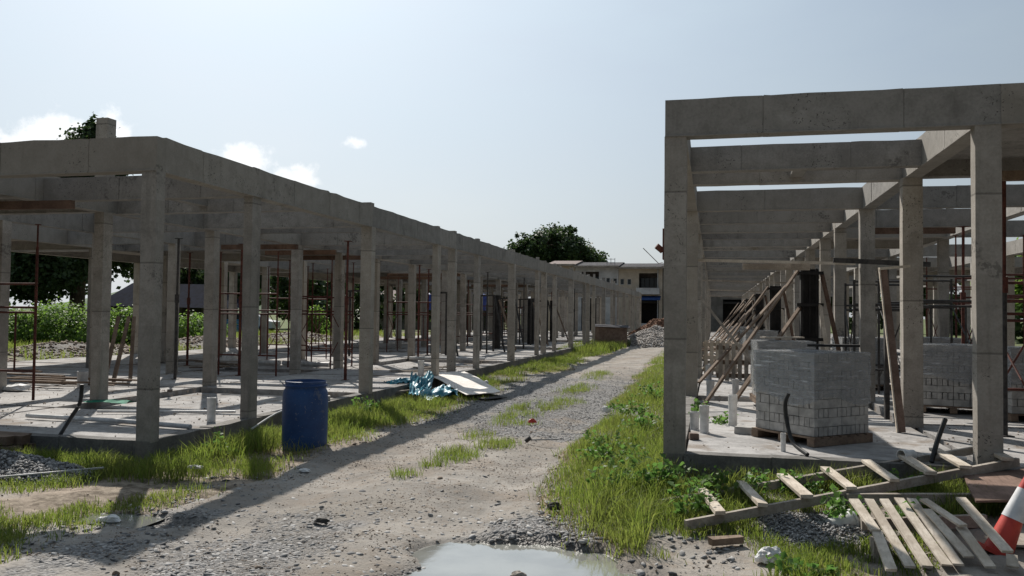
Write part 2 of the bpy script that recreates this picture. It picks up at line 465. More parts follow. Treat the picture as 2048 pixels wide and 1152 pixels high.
# ------------------------------------------------------------------ terrain
XL, XR = -5.97, -0.457            # road-side faces of the two concrete frames
Y0 = 8.05; LEN = 64.0
ZL, ZR = .22, .37
def road_l(y): return -4.25 + .16 * np.sin(np.asarray(y) * .55) + .35 * (vnoise(np.asarray(y) * .9, 3.3, 5) - .5) - .35 * sstep(7.5, 5, y)
def road_r(y):
    y = np.asarray(y, float)
    return np.interp(y, [-10, 5.0, 6.4, 7.4, 9.2, 12, 20, 32, 60], [-1.0, -.75, -1.2, -1.42, -1.68, -1.74, -1.95, -2.3, -2.3]) + .22 * (vnoise(y * 1.3, 8.1, 9) - .5)
def puddle_main(x, y):
    a = 1 - ((x + 1.2) / .78) ** 2 - ((y - 5.45) / .80) ** 2
    return a + (fbm(x, y, 2.4, 31) - .5) * 1.7 + (fbm(x, y, 9, 33) - .5) * .5
def puddle_side(x, y):
    a = 1 - ((x + 4.38) / .55) ** 2 - ((y - 5.78) / .22) ** 2
    return a + (fbm(x, y, 4, 41) - .5) * .9
def gheight(x, y):
    x = np.asarray(x, float); y = np.asarray(y, float)
    near = sstep(140, 40, np.hypot(x, y))
    z = (fbm(x, y, .35, 1, 3) - .5) * .10 * near + (fbm(x, y, 1.7, 2, 4) - .5) * .07 * near + (fbm(x, y, 9, 3, 2) - .5) * .030 * near
    inroad = sstep(road_l(y) - .25, road_l(y) + .2, x) * sstep(road_r(y) + .35, road_r(y) - .1, x)
    z = z + .02 * (1 - inroad) * near - .03 * sstep(-4.3, -5.0, x) * near
    z = z + .09 * sstep(-1.4, -.5, x) * sstep(5.9, 7.4, y) * near
    rut = np.exp(-((x + 3.55) / .28) ** 2) + np.exp(-((x + 1.95) / .25) ** 2)
    z = z - .05 * rut * inroad
    z = z - .11 * sstep(-.35, .7, puddle_main(x, y)) - .07 * sstep(-.3, .6, puddle_side(x, y))
    # spoil behind the left frame
    z = z + .32 * sstep(-19.2, -22, x) * sstep(-30, -24, x) * sstep(10, 16, y) * (fbm(x, y, .5, 51, 4)) * near
    return z
def axis(segs):
    out = []
    for a, b, d in segs: out += list(np.arange(a, b - 1e-6, d))
    return np.array(out + [segs[-1][1]])
def veg_attr(me, x, y):
    v = np.maximum(sstep(-22.5, -26, x), np.maximum(sstep(13, 16, x), sstep(78, 90, y))) * (.75 + .25 * vnoise(x * .4, y * .4, 7))
    v = np.maximum(v, .55 * sstep(-19, -20.5, x) * sstep(.5, .62, fbm(x, y, .4, 151)))
    at = me.color_attributes.new('veg', 'FLOAT_COLOR', 'POINT'); c = np.ones((len(x), 4), np.float32); c[:, 0] = v; at.data.foreach_set('color', c.ravel())
def color_attr(me, cols):
    at = me.color_attributes.new('mask', 'FLOAT_COLOR', 'POINT')
    c = np.ones((len(cols), 4), np.float32); c[:, :3] = cols; at.data.foreach_set('color', c.ravel())
def masks(x, y):
    gr = np.zeros_like(x)
    b1 = fbm(x, y, .7, 61); b2 = fbm(x, y, 2.2, 62)
    front = sstep(7.6, 6.4, y + (b1 - .5) * 3) * sstep(-4.9, -3.8, x) * sstep(-.5, -1.1, x)
    mid = sstep(10.5, 12.5, y + (b1 - .5) * 4) * sstep(34, 29, y)
    gr = np.maximum(front * .72, mid * .92)
    rutc = np.exp(-((x + 2.2) / .5) ** 2) + .8 * np.exp(-((x + 3.7) / .35) ** 2)
    gr = gr - .35 * rutc * (y < 14) + (b2 - .5) * .9
    wet = sstep(-.45, .15, puddle_main(x, y)); wet = np.maximum(wet, .8 * sstep(-.5, .1, puddle_side(x, y)))
    gr = gr * sstep(30, 14, y) * sstep(-9, -5, x) * sstep(5, 1, x)
    out = np.stack([np.clip(gr, 0, 1), np.clip(wet, 0, 1) * .75, sstep(.42, .62, fbm(x, y, .6, 66) + .10 * sstep(-4.5, -6, x))], -1)
    return out
def grid_mesh(name, xs, ys, mat, zoff=0):
    X, Y = np.meshgrid(xs, ys); Z = gheight(X, Y) + zoff
    V = np.stack([X, Y, Z], -1).reshape(-1, 3); nx = len(xs); ny = len(ys)
    i = np.arange(ny - 1)[:, None] * nx + np.arange(nx - 1)[None]
    Q = np.stack([i, i + 1, i + 1 + nx, i + nx], -1).reshape(-1, 4)
    me = mesh_np(name, V, Q, None, mat, True)
    color_attr(me, masks(V[:, 0], V[:, 1])); veg_attr(me, V[:, 0], V[:, 1]); return me
xs = axis([(-1500, -300, 150), (-300, -60, 24), (-60, -26, 2), (-26, -9, .5), (-9, 4.5, .055), (4.5, 14, .5), (14, 60, 4), (60, 300, 24), (300, 1500, 150)])
ys = axis([(-300, -20, 40), (-20, 4, 1.5), (4, 13, .055), (13, 26, .16), (26, 70, .6), (70, 140, 5), (140, 400, 26), (400, 3000, 200)])
tag(link('ground', grid_mesh('ground', xs, ys, 'ground_soil')), kind='structure', label='bare soil and sand ground around the building site')
# gravel track: a sheet following the ground, its edges dipping into it
vy = axis([(-12, 4, .8), (4, 14, .06), (14, 30, .15), (30, 47, .4)]); uu = np.linspace(0, 1, 56)
U, YY = np.meshgrid(uu, vy); XX = road_l(YY) + (road_r(YY) - road_l(YY)) * U
edge = np.minimum(U, 1 - U)
ZZ = gheight(XX, YY) + np.where(edge < .012, -.03, .008)
V = np.stack([XX, YY, ZZ], -1).reshape(-1, 3); nx = len(uu)
i = np.arange(len(vy) - 1)[:, None] * nx + np.arange(nx - 1)[None]
me = mesh_np('track', V, np.stack([i, i + 1, i + 1 + nx, i + nx], -1).reshape(-1, 4), None, 'track_surface', True)
color_attr(me, masks(V[:, 0], V[:, 1]))
tag(link('gravel_track', me), kind='structure', label='pale sand and gravel track running between the two concrete frames')
def water_sheet(name, x0, x1, y0, y1, z, label):
    mb = MB(); n = 24
    for j in range(n + 1):
        for k in range(n + 1): mb.v.append((x0 + (x1 - x0) * k / n, y0 + (y1 - y0) * j / n, z))
    for j in range(n):
        for k in range(n): a = j * (n + 1) + k; mb.f.append((a, a + 1, a + n + 2, a + n + 1))
    tag(mb.build(name, 'water', base=((x0 + x1) / 2, (y0 + y1) / 2, z)), kind='structure', label=label)
zc = float(gheight(np.array([-1.2]), np.array([5.6]))[0])
water_sheet('puddle', -2.25, -.1, 4.35, 6.5, zc + .048, 'cloudy pale puddle at the near end of the gravel track')
zc2 = float(gheight(np.array([-4.38]), np.array([5.78]))[0])
water_sheet('puddle', -4.9, -4.25, 5.58, 6.0, zc2 + .035, 'small muddy puddle in the grass left of the track')
# far hill
X, Y = np.meshgrid(np.linspace(-900, 500, 60), np.linspace(900, 1500, 20))
Z = 95 * np.exp(-((X + 640) / 190) ** 2) * (.5 + fbm(X, Y, .008, 71)) * np.sin(np.clip((Y - 900) / 600, 0, 1) * math.pi) - 1
V = np.stack([X, Y, Z], -1).reshape(-1, 3); i = np.arange(19)[:, None] * 60 + np.arange(59)[None]
tag(link('hills', mesh_np('hills', V, np.stack([i, i + 1, i + 61, i + 60], -1).reshape(-1, 4), None, 'hill_green', True)), kind='structure', label='low green hill on the horizon')

# ------------------------------------------------------------------ concrete frames
def rough_beam(p0, p1, z0, z1, w, name, mat, parent, jt=.0045, js=.002):
    p0 = Vector((p0[0], p0[1], 0)); p1 = Vector((p1[0], p1[1], 0)); L = (p1 - p0).length; d = (p1 - p0) / L; sx = Vector((d.y, -d.x, 0))
    n0 = max(2, min(26, int(L / .30))); mb = MB(); off = rnd.uniform(-.003, .003)
    ts = [(k / n0, 0) for k in range(n0 + 1)]
    q = rnd.uniform(.5, 1.2)
    while q < L - .3:                      # formwork joints: a shallow groove round the beam
        ts += [((q - .006) / L, 1), ((q - .0035) / L, 2), ((q + .0035) / L, 2), ((q + .006) / L, 3)]; q += rnd.uniform(1.15, 1.3)
    ts.sort(); so = 0; n = len(ts) - 1
    for t, kd in ts:
        if kd == 3: so = rnd.uniform(-.0035, .0035)
        p = p0 + d * (L * t); zt = z1 + rnd.uniform(-jt, jt) + (rnd.uniform(.008, .022) if rnd.random() < .09 and kd == 0 else 0); zb = z0 + rnd.uniform(-js, js)
        ins = .006 if kd == 2 else 0
        fin = .010 if kd != 2 else .004
        for (i, z) in ((-1, zb), (1, zb), (1, zb + .014), (1, zb + .018), (1, zt), (-1, zt), (-1, zb + .018), (-1, zb + .014)):
            q_ = p + sx * (i * (w / 2 + so - ins + (fin if z < zb + .016 else 0) + rnd.uniform(-.0012, .0012)) + off); mb.v.append((q_.x, q_.y, z))
    for k in range(n):
        a = k * 8
        for i in range(8): mb.f.append((a + i, a + (i + 1) % 8, a + 8 + (i + 1) % 8, a + 8 + i))
    mb.f.append((7, 6, 5, 4, 3, 2, 1, 0)); e = n * 8; mb.f.append(tuple(e + i for i in range(8)))
    return mb.build(name, mat, parent)
def rough_col(x, y, z0, z1, w, d, name, mat, parent, j=.004):
    mb = MB(); n = max(2, int((z1 - z0) / .35)); lx, ly = rnd.uniform(-.006, .006), rnd.uniform(-.006, .006)
    lift = rnd.uniform(1.0, 2.2)
    for k in range(n + 1):
        z = z0 + (z1 - z0) * k / n; t = k / n
        g = .003 if z - z0 > lift else 0
        for (a, b) in ((-1, -1), (1, -1), (1, 1), (-1, 1)):
            mb.v.append((x + lx * t + a * (w / 2 + g) + rnd.uniform(-j, j) * .6, y + ly * t + b * (d / 2 + g) + rnd.uniform(-j, j) * .6, z))
    for k in range(n):
        a = k * 4
        for i in range(4): mb.f.append((a + i, a + (i + 1) % 4, a + 4 + (i + 1) % 4, a + 4 + i))
    mb.f.append((3, 2, 1, 0)); e = n * 4; mb.f.append((e, e + 1, e + 2, e + 3))
    return mb.build(name, mat, parent)
PER = 11.1
def lines(offs, end=True):
    out = []
    for k in range(6):
        for o in offs:
            v = o + k * PER
            if v < LEN - .6: out.append(v)
    if end: out.append(LEN - .12)
    if out[0] > .8: out = [.09] + out
    return out
def frame(label, rows, zs, H, B, face, crosses, short, slabs, stubs, sgn):
    """rows: (x, y offsets, column sizes); crosses: (row a, row b, y offsets, beam depth)"""
    T = thing('concrete_frame', label, 'building', (rows[0][0], Y0, 0))
    zb, zt = zs + H, zs + H + B
    BW = .165
    for ri, (x, offs, dims) in enumerate(rows):
        ys_ = lines(offs)
        for k, yy in enumerate(ys_):
            w, d = dims[k % len(offs)] if yy > .5 or ri < 2 else dims[0]
            yc = Y0 + yy + (d / 2 + .004 if yy < .2 else 0)
            xc = x
            rough_col(xc, yc, zs - .02, zb + .004, w, d, 'column', 'concrete_column', T)
            if ri < 2 and stubs:
                hh = stubs(ri, k)
                if hh: rough_col(xc, yc, zt - .012, zt + hh, w * .8 if ri == 0 else .21, min(d, .16) if ri == 0 else .2, 'column_stub', 'concrete_column', T)
        # long beams, span by span
        a = Y0 + .168
        for k in range(1, len(ys_)):
            b = Y0 + ys_[k] if k < len(ys_) - 1 else Y0 + LEN
            rough_beam((x, a), (x, b), zb, zt, BW, 'beam', 'concrete', T); a = b
    for (ra, rb, offs, dep) in crosses:
        xa, xb = rows[ra][0], rows[rb][0]; s = 1 if xb > xa else -1
        for yy in lines(offs):
            if yy < .2: continue
            yc = Y0 + yy
            if yy > LEN - .5: yc = Y0 + LEN - .09
            rough_beam((xa + s * (BW / 2 - .006), yc), (xb - s * (BW / 2 - .006), yc), zb + .006 if dep > .3 else zt - dep, zt - (.05 if yy < 3 else .015), .15, 'cross_beam', 'concrete', T)
    xa = face
    for ri in range(1, len(rows)):
        xb = rows[ri][0] + sgn * (.10 if ri == 1 else .0 if ri < len(rows) - 1 else .12)
        rough_beam((xa, Y0 + .083), (xb, Y0 + .083), zb, zt + .004, .165, 'front_beam', 'concrete', T); xa = xb
    for (xm, ya, yb) in short:
        for k in range(6):
            if yb + k * PER < LEN: rough_beam((xm, Y0 + ya + k * PER + .08), (xm, Y0 + yb + k * PER - .08), zt - .28, zt - .02, .14, 'trimmer_beam', 'concrete', T)
    for (xa, xb, ya, yb, mods) in slabs:
        for k in mods:
            y1, y2 = Y0 + ya + k * PER, min(Y0 + yb + k * PER, Y0 + LEN)
            MB().box(((xa + xb) / 2, (y1 + y2) / 2, zt - .085), (abs(xb - xa) - .17, y2 - y1 - .16, .12)).build('floor_slab', 'concrete', T)
    # plinth: ground beam round the edge and slab panels inside it, some sunk
    xo, xi = face, rows[-1][0] + (.15 if sgn > 0 else -.15)
    mb = MB().box(((xo + xi) / 2, Y0 + LEN / 2, zs / 2 - .22), (abs(xi - xo) - .02, LEN - .02, zs + .20)); mb.build('plinth_core', 'concrete_plinth', T)
    zc_ = zs / 2 - .22 + (zs + .20) / 2
    def gbeam(a, b, w): rough_beam(a, b, -.5, zs, w, 'ground_beam', 'concrete_plinth', T, .006, .003)
    yb_ = lines([0, 5.55])
    a = Y0
    for yy in yb_[1:]:
        b = Y0 + yy if yy < LEN - .5 else Y0 + LEN
        gbeam((xo - sgn * -.09, a), (xo - sgn * -.09, b), .18); a = b
    gbeam((xo + sgn * .186, Y0 + .09), (xi, Y0 + .09), .176)
    edges = [xo + sgn * .19] + [r[0] for r in rows[1:-1]] + [xi]
    yl = lines([0, 2.5 if sgn < 0 else 3.2, 6.0, 9.9]); yl[-1] = LEN
    for i in range(len(edges) - 1):
        for k in range(len(yl) - 1):
            ya, yb = Y0 + (yl[k] if k else .185), Y0 + yl[k + 1]
            top = zs - .008 + rnd.uniform(-.012, .004); g = .05
            if (i, k % 4) in ((0, 1), (1, 3), (2, 0)): top -= .10 if sgn < 0 and i == 0 else .06
            x1, x2 = edges[i] + sgn * (.02 if i == 0 else g), edges[i + 1] - sgn * g
            nxp, nyp = 10, 8; m = MB()
            for q in range(nyp + 1):
                for p in range(nxp + 1):
                    xx = x1 + (x2 - x1) * p / nxp; yv = ya + g * (k > 0) + (yb - g - ya - g * (k > 0)) * q / nyp
                    m.v.append((xx, yv, top + float(fbm(xx, yv, 1.3, 5)) * .012 - .006))
            W1 = nxp + 1
            for q in range(nyp):
                for p in range(nxp):
                    c = q * W1 + p; m.f.append((c, c + 1, c + 1 + W1, c + W1) if sgn > 0 else (c, c + W1, c + 1 + W1, c + 1))
            rim = [p for p in range(W1)] + [q * W1 + nxp for q in range(1, nyp + 1)] + [nyp * W1 + p for p in range(nxp - 1, -1, -1)] + [q * W1 for q in range(nyp - 1, 0, -1)]
            b0 = len(m.v)
            for c in rim: m.v.append((m.v[c][0], m.v[c][1], zc_ - .05))
            for c in range(len(rim)):
                d = (c + 1) % len(rim); m.f.append((rim[c], b0 + c, b0 + d, rim[d]))
            m.build('slab_panel', 'concrete_floor', T)
    return T

S = (.19, .19)
def lstub(ri, k):
    if ri == 0: return [0, .02, .06, .04, .05, .06, .07, .1, .05, .08, .14, .16, .1, .22, .2, .28, .22, .05][k % 18]
    return 1.12 if k == 2 else 0
LROWS = [(-6.06, [0, 2.15, 6.05, 9.9], [(.18, .15), (.12, .22), (.20, .17), (.12, .22)]),
         (-9.43, [1.0, 3.4, 6.4, 9.8], [S, S, (.17, .2), S]),
         (-12.15, [1.2, 4.2, 6.6, 9.05], [S, S, S, S]), (-15.1, [1.7, 4.6, 7.2, 10.0], [S, S, S, S]), (-18.4, [4.9, 10.5], [(.22, .22), (.22, .22)])]
LF = frame('long unfinished grey concrete frame left of the gravel track, blue drum before it', LROWS, ZL, 2.965, .38, XL,
           [(0, 1, [0, 2.15, 6.05, 9.9], .40), (0, 1, [3.7], .40), (0, 1, [8.0], .27), (1, 2, [0, 3.4, 6.4, 9.8], .40), (2, 3, [0, 4.2, 9.05], .40), (3, 4, [0, 4.9, 10.5], .40)],
           [(-7.8, 2.15, 3.7)],
           [(-12.15, -15.1, .1, 4.2, (0, 1, 2, 4)), (-15.1, -18.4, 0.1, 4.9, (0, 1, 2, 3, 4)), (-15.1, -18.4, 4.9, 10.5, (0, 1, 2, 3)), (-9.43, -12.15, .1, 3.4, (0, 1, 3)), (-9.43, -12.15, 6.4, 9.8, (2, 4)), (-9.43, -12.15, 3.4, 6.4, (3,)), (-12.15, -15.1, 4.2, 9.05, (2, 3))], lstub, -1)  # last pair of slab entries: extra overhead bays added to shade the floor
RROWS = [(-.357, [0, 5.95, 9.9], [(.2, .2), (.2, .22), (.2, .2)]),
         (2.32, [0, 2.97, 6.0, 8.92], [(.205, .13), (.22, .16), (.21, .16), (.2, .16)]),
         (4.78, [.56, 3.2, 5.9, 8.7], [S, S, S, S]), (7.6, [3.0, 5.6, 8.6], [S, S, S]), (11.0, [0, 5.5], [S, S])]
RF = frame('unfinished concrete frame right of the track with open porch beams and brick pallets inside', RROWS, ZR, 2.975, .35, XR,
           [(0, 1, [0, 2.13, 3.15, 5.95, 7.9, 9.6], .36), (1, 2, [0, 2.97, 6.0, 8.92], .36), (2, 3, [0, 5.9], .36), (3, 4, [0, 5.5], .36)],
           [(1.0, 2.13, 3.15)],
           [(2.32, 4.78, 0.1, 2.97, (0, 1, 3)), (4.78, 7.6, 0.1, 5.9, (0, 2)), (2.32, 4.78, 6.0, 8.92, (1, 2, 4)), (7.6, 11.0, .1, 5.5, (0, 1, 2, 3))], None, 1)

# ------------------------------------------------------------------ brick pallets
ORD = ['nearest', 'second nearest', 'third nearest', 'fourth nearest', 'fifth nearest', 'sixth nearest', 'seventh nearest', 'eighth nearest', 'ninth nearest', 'tenth nearest']
BL, BWD, BH = .20, .0667, .092
brick_me = []
for k in range(4):
    m = MB().box((0, 0, 0), (BL - .006, BWD - .009, BH - .005))
    m.v = [tuple(c + rnd.uniform(-.0018, .0018) for c in p) for p in m.v]
    brick_me.append(m.mesh('brick', 'brick_grey'))
def wood_pallet_parts(root, L, mat='timber_brown', joined=False):
    n = 7
    for k in range(n):
        y = -L / 2 + .05 + (L - .1) * k / (n - 1)
        link('deck_board', MB().box((0, y, .083), (L, .085, .018)).mesh('deck_board', mat), root)
    for x in (-L / 2 + .05, 0, L / 2 - .05):
        link('runner', MB().box((x, 0, .037), (.09, L, .074)).mesh('runner', mat), root)
def film(root, L, z0, z1, gap=.012):
    n = 26; mz = 9; m = MB(); h = L / 2 + gap
    per = []
    for (ax, ay, bx, by) in ((-h, -h, h, -h), (h, -h, h, h), (h, h, -h, h), (-h, h, -h, -h)):
        for k in range(n): per.append((ax + (bx - ax) * k / n, ay + (by - ay) * k / n))
    P = len(per)
    for j in range(mz + 1):
        z = z0 + (z1 - z0) * j / mz
        for i, (x, y) in enumerate(per):
            q = .006 * math.sin(i * 1.7 + j * 2.3) + rnd.uniform(-.004, .005); r = math.hypot(x, y)
            zz = z + (.05 * math.sin(i * .21 + 1) * (j == 0)) - (.02 * (i * 7 % 5) / 5 * (j == 0))
            m.v.append((x + x / r * q, y + y / r * q, zz))
    for j in range(mz):
        for i in range(P): m.f.append((j * P + i, j * P + (i + 1) % P, (j + 1) * P + (i + 1) % P, (j + 1) * P + i))
    b = len(m.v); m.v.append((0, 0, z1 + .012))
    for i in range(P): m.f.append((mz * P + i, mz * P + (i + 1) % P, b))
    link('plastic_film', m.mesh('plastic_film', 'stretch_film', True), root)
def brick_pallet(label, loc, rz, courses=9, detail=True, wrap=.42, col='timber_brown'):
    T = thing('brick_pallet', label, 'brick pallet', loc, rz, 'pallets of grey bricks')
    L = BL * 4; z0 = .094
    wood_pallet_parts(T, L + .06, col)
    H = courses * BH
    if detail:
        link('brick_core', MB().box((0, 0, z0 + H / 2 - .004), (L - 2 * BWD - .02, L - 2 * BWD - .02, H - .03)).mesh('brick_core', 'brick_grey'), T)
        for c in range(courses):
            z = z0 + (c + .5) * BH; flip = c % 2
            for i in range(4):
                for j in range(12):
                    if 0 < j < 11 and 0 < i < 3: continue
                    u = -L / 2 + BL * (i + .5); v = -L / 2 + BWD * (j + .5)
                    o = link('brick', brick_me[rnd.randrange(4)], T)
                    jx = rnd.uniform(-.003, .003); jy = rnd.uniform(-.003, .003)
                    o.location = (u + jx, v + jy, z) if not flip else (v + jx, u + jy, z)
                    o.rotation_euler = (0, 0, (R(90) if flip else 0) + rnd.uniform(-.012, .012))
    else:
        m = MB()
        for c in range(courses):
            for i in range(4):
                for j in range(4):
                    if 0 < i < 3 and 0 < j < 3: continue
                    m.box((-L / 2 + BL * (i + .5), -L / 2 + BL * (j + .5), z0 + (c + .5) * BH), (BL - .008, BL - .008, BH - .006))
        m.box((0, 0, z0 + H / 2), (L - .3, L - .3, H - .02))
        tag(link('brick_layers', m.mesh('brick_layers', 'brick_grey'), T), kind='stuff')
    film(T, L, z0 + H * wrap, z0 + H + .004)
    return T
brick_pallet('large pallet of grey bricks wrapped in film near the front edge of right slab', (1.0, 9.42, ZR), R(-48), 9, True)
brick_pallet('film-wrapped brick pallet between the two front columns at far right', (3.25, 12.95, ZR), R(-12), 9, True, .45)
brick_pallet('brick pallet directly behind the large front pallet, light plank on top', (1.0, 13.3, ZR), R(4), 9, True, .2)
brick_pallet('brick pallet behind the second inner column, right of leaning red plank', (2.62, 16.6, ZR), R(5), 9, False)
brick_pallet('distant brick pallet beside slanted props, plastic shining on top', (1.15, 23.2, ZR), R(8), 9, False, .3)
brick_pallet('brick pallet beyond the dark scaffold, its side in shade', (4.1, 17.6, ZR), R(2), 9, False, .3)
brick_pallet('farthest brick pallet at the end of the right frame', (.9, 31.5, ZR), R(-6), 9, False, .3)
brick_pallet('brick pallet partly cut by the right picture edge', (4.0, 12.3, ZR), R(8), 9, True, .4)
m = MB().bar((.7, 13.1, ZR + .975), (1.3, 13.45, ZR + .975), .12, .02); tag(m.build('plank', 'timber_pale'), 'short pale plank lying on top of a brick pallet', 'plank')
m = MB().bar((.98, 9.6, ZR + .98), (1.5, 9.55, ZR + .985), .16, .025); tag(m.build('plank', 'plywood_dark'), 'dark flat board on top of the large front brick pallet', 'plank')

# ------------------------------------------------------------------ timber work in the right frame
for k, (y, x) in enumerate(((15.6, 1.62), (24.0, 1.62), (32.2, 1.62), (41.8, 1.62), (51.5, 1.62))):
    T = thing('column_formwork', ORD[k] + ' dark plywood column form standing upright in right frame', 'formwork', (x, y, ZR), 0, 'dark plywood column forms')
    h = 2.12
    for sx in (-1, 1):
        link('form_panel', MB().box((sx * .135, 0, h / 2), (.02, .29, h)).mesh('form_panel', 'plywood_dark'), T)
        link('form_panel', MB().box((0, sx * .135, h / 2), (.246, .02, h)).mesh('form_panel', 'plywood_dark'), T)
    for q in range(-1, 2):
        link('stud', MB().box((q * .11, -.165, h / 2 + .01), (.03, .035, h)).mesh('stud', 'plywood_dark'), T)
    for z in (.3, .9, 1.5, 2.05):
        link('yoke', MB().box((0, -.205, z), (.44, .035, .055)).mesh('yoke', 'plywood_dark'), T)
        link('yoke', MB().box((-.18, 0, z), (.035, .38, .055)).mesh('yoke', 'plywood_dark'), T)
    def prop(a, b, w, mat, label):
        tag(MB().bar(a, b, w, .045, j=.004).build('timber_prop', mat, None, False, a), label, 'prop', 'slanted timber props')
    prop((x - 1.75, y - 3.15, ZR + .01), (x - .2, y - .2, ZR + 2.1), .036, 'timber_brown', 'long slanted timber prop reaching the top of the ' + ORD[k] + ' column form')
    prop((x - 1.3, y - 2.2, ZR + .01), (x - .16, y - .12, ZR + 1.45), .055, 'timber_brown', 'shorter slanted timber prop meeting the ' + ORD[k] + ' column form halfway')
    prop((x + .55, y - .7, ZR + .01), (x + .2, y - .1, ZR + 2.05), .06, 'timber_red', 'steep timber prop on the right side of the ' + ORD[k] + ' column form')
    prop((x + .3, y - .9, ZR + .01), (x + .16, y - .2, ZR + 1.5), .05, 'timber_pale', 'thin pale steep prop right of the ' + ORD[k] + ' column form')
    if k < 4:
        prop((x - 1.9, y + .9, ZR + .01), (x - .1, y + 3.6, ZR + 1.95), .06, 'timber_brown', 'slanted prop just behind the ' + ORD[k] + ' column form')
pass
for k, (y, xe) in enumerate(((14.2, 2.15), (22.1, 1.95), (30.0, 1.9), (39.0, 1.9))):
    tag(MB().bar((-.43, y - .13, 2.57), (xe, y - .13, 2.5), .09, .04).build('tie_plank', 'timber_pale' if k == 0 else 'timber_grey'), ORD[k] + ' horizontal timber plank spanning the porch of right frame', 'plank', 'horizontal tie planks')
tag(MB().bar((.45, 14.28, 2.47), (1.5, 14.3, 2.46), .06, .10).build('plank', 'timber_grey'), 'thick grey timber just below the nearest horizontal tie plank', 'plank')
tag(MB().bar((-.26, 16.9, 2.02), (.72, 16.6, .75), .05, .14, (0, 1, 0)).build('brace_plank', 'timber_grey'), 'broad plank sloping down to the right inside the porch', 'plank')
# A-shaped leaning planks by the second inner column
T = thing('leaning_planks', 'reddish plank leaning on the second inner column with short top piece', 'plank', (2.0, 10.4, ZR))
MB().bar((2.06, 10.28, ZR), (1.95, 10.72, 2.22), .08, .03, (0, 1, 0)).build('plank', 'plywood', T)
MB().bar((1.90, 10.70, 2.235), (2.25, 10.78, 2.27), .05, .03).build('top_piece', 'timber_pale', T)
MB().bar((2.01, 10.27, ZR), (1.905, 10.71, 2.22), .014, .05, (0, 1, 0)).build('edge_batten', 'timber_pale', T)
tag(MB().bar((2.14, 11.55, ZR), (2.14, 11.6, 2.3), .055, .09, (0, 1, 0)).build('steel_post', 'dark_steel'), 'dark upright steel post behind the leaning reddish plank', 'post')
tag(MB().bar((1.75, 13.5, 2.52), (3.1, 13.5, 2.45), .06, .07).build('steel_beam', 'dark_steel'), 'dark horizontal steel bar between column form and inner column', 'bar')

# ------------------------------------------------------------------ scaffold frames and steel props
def scaffold(label, loc, rz, w=1.2, d=1.5, h=1.75, mat='rust_steel', legs=0.0, group='welded steel scaffold frames', single=False):
    T = thing('scaffold_frame', label, 'scaffold', loc, rz, group)
    r = .021
    ys_ = (0,) if single else (-d / 2, d / 2)
    for y in ys_:
        for x in (-w / 2, w / 2):
            link('post', MB().tube([(x, y, 0), (x, y, h + legs)], r).mesh('post', mat, True), T)
            if legs: link('screw_jack', MB().tube([(x, y, h + legs), (x, y, h + legs + .35)], .014).tube([(x, y, h + legs + .35), (x, y, h + legs + .36)], .06, 4).mesh('screw_jack', mat), T)
        for z in (h - .03, h - .40, h - .48, .45):
            link('ledger', MB().tube([(-w / 2, y, z), (w / 2, y, z)], r * .85).mesh('ledger', mat, True), T)
        for s_ in (1,):
            link('inner_upright', MB().tube([(s_ * w * .22, y, .45), (s_ * w * .22, y, h - .48)], r * .7).mesh('inner_upright', mat, True), T)
    if not single:
        for x in (-w / 2, w / 2):
            link('cross_brace', MB().tube([(x, -d / 2, .3), (x, d / 2, h - .45)], .012, 6).mesh('cross_brace', mat), T)
            link('cross_brace', MB().tube([(x + .015, d / 2, .3), (x + .015, -d / 2, h - .45)], .012, 6).mesh('cross_brace', mat), T)
    return T
def steel_prop(label, loc, h, mat='rust_steel', low='dark_steel'):
    T = thing('steel_prop', label, 'prop', loc, rnd.uniform(0, 1), 'adjustable steel props')
    link('outer_tube', MB().tube([(0, 0, .01), (0, 0, h * .56)], .032, 10).mesh('outer_tube', low, True), T)
    link('inner_tube', MB().tube([(0, 0, h * .56), (.01, 0, h - .01)], .024, 10).mesh('inner_tube', mat, True), T)
    link('collar', MB().tube([(0, 0, h * .54), (0, 0, h * .60)], .045, 10).mesh('collar', mat, True), T)
    link('base_plate', MB().box((0, 0, .005), (.14, .14, .01)).mesh('base_plate', low), T)
    link('head_plate', MB().box((.01, 0, h - .006), (.14, .14, .012)).mesh('head_plate', mat), T)
    return T
hz = ZL + 2.95
def bearer(x0, x1, y, z, label, mat='timber_red'):
    tag(MB().bar((x0, y, z), (x1, y + .05, z), .09, .11, j=.004).build('timber_bearer', mat), label, 'bearer', 'timber bearers on the scaffolds')
# left frame
LS = [(-11.0, 11.1, 1.3, 1.0, 'scaffold standing at the left picture edge under the left frame'), (-10.1, 16.9, 1.4, 1.2, 'scaffold nearest the second road-side column of left frame'),
      (-10.0, 20.3, 1.2, 1.2, 'pair of rust-red scaffold frames behind the third road-side column'), (-12.2, 23.2, 1.3, 1.2, 'scaffold far inside the left frame beside a low pipe'),
      (-10.6, 29.3, 1.9, 1.2, 'wide scaffold under long red bearers in the middle of left frame'), (-10.4, 34.6, 1.3, 1.2, 'scaffold midway along the left frame, timber props near it'),
      (-10.6, 40.8, 1.9, 1.2, 'scaffold under far red bearers of left frame'), (-11.0, 47.0, 1.3, 1.2, 'far scaffold towards the end of the left frame'),
      (-12.4, 53.0, 1.3, 1.2, 'last scaffold at the far end of the left frame')]
for q, (x, y, w, d, lb) in enumerate(LS):
    scaffold('rust-red ' + lb, (x, y, ZL), rnd.uniform(-.05, .05), w, d, 1.85, 'rust_steel', .55, single=(q in (0, 1, 5)))
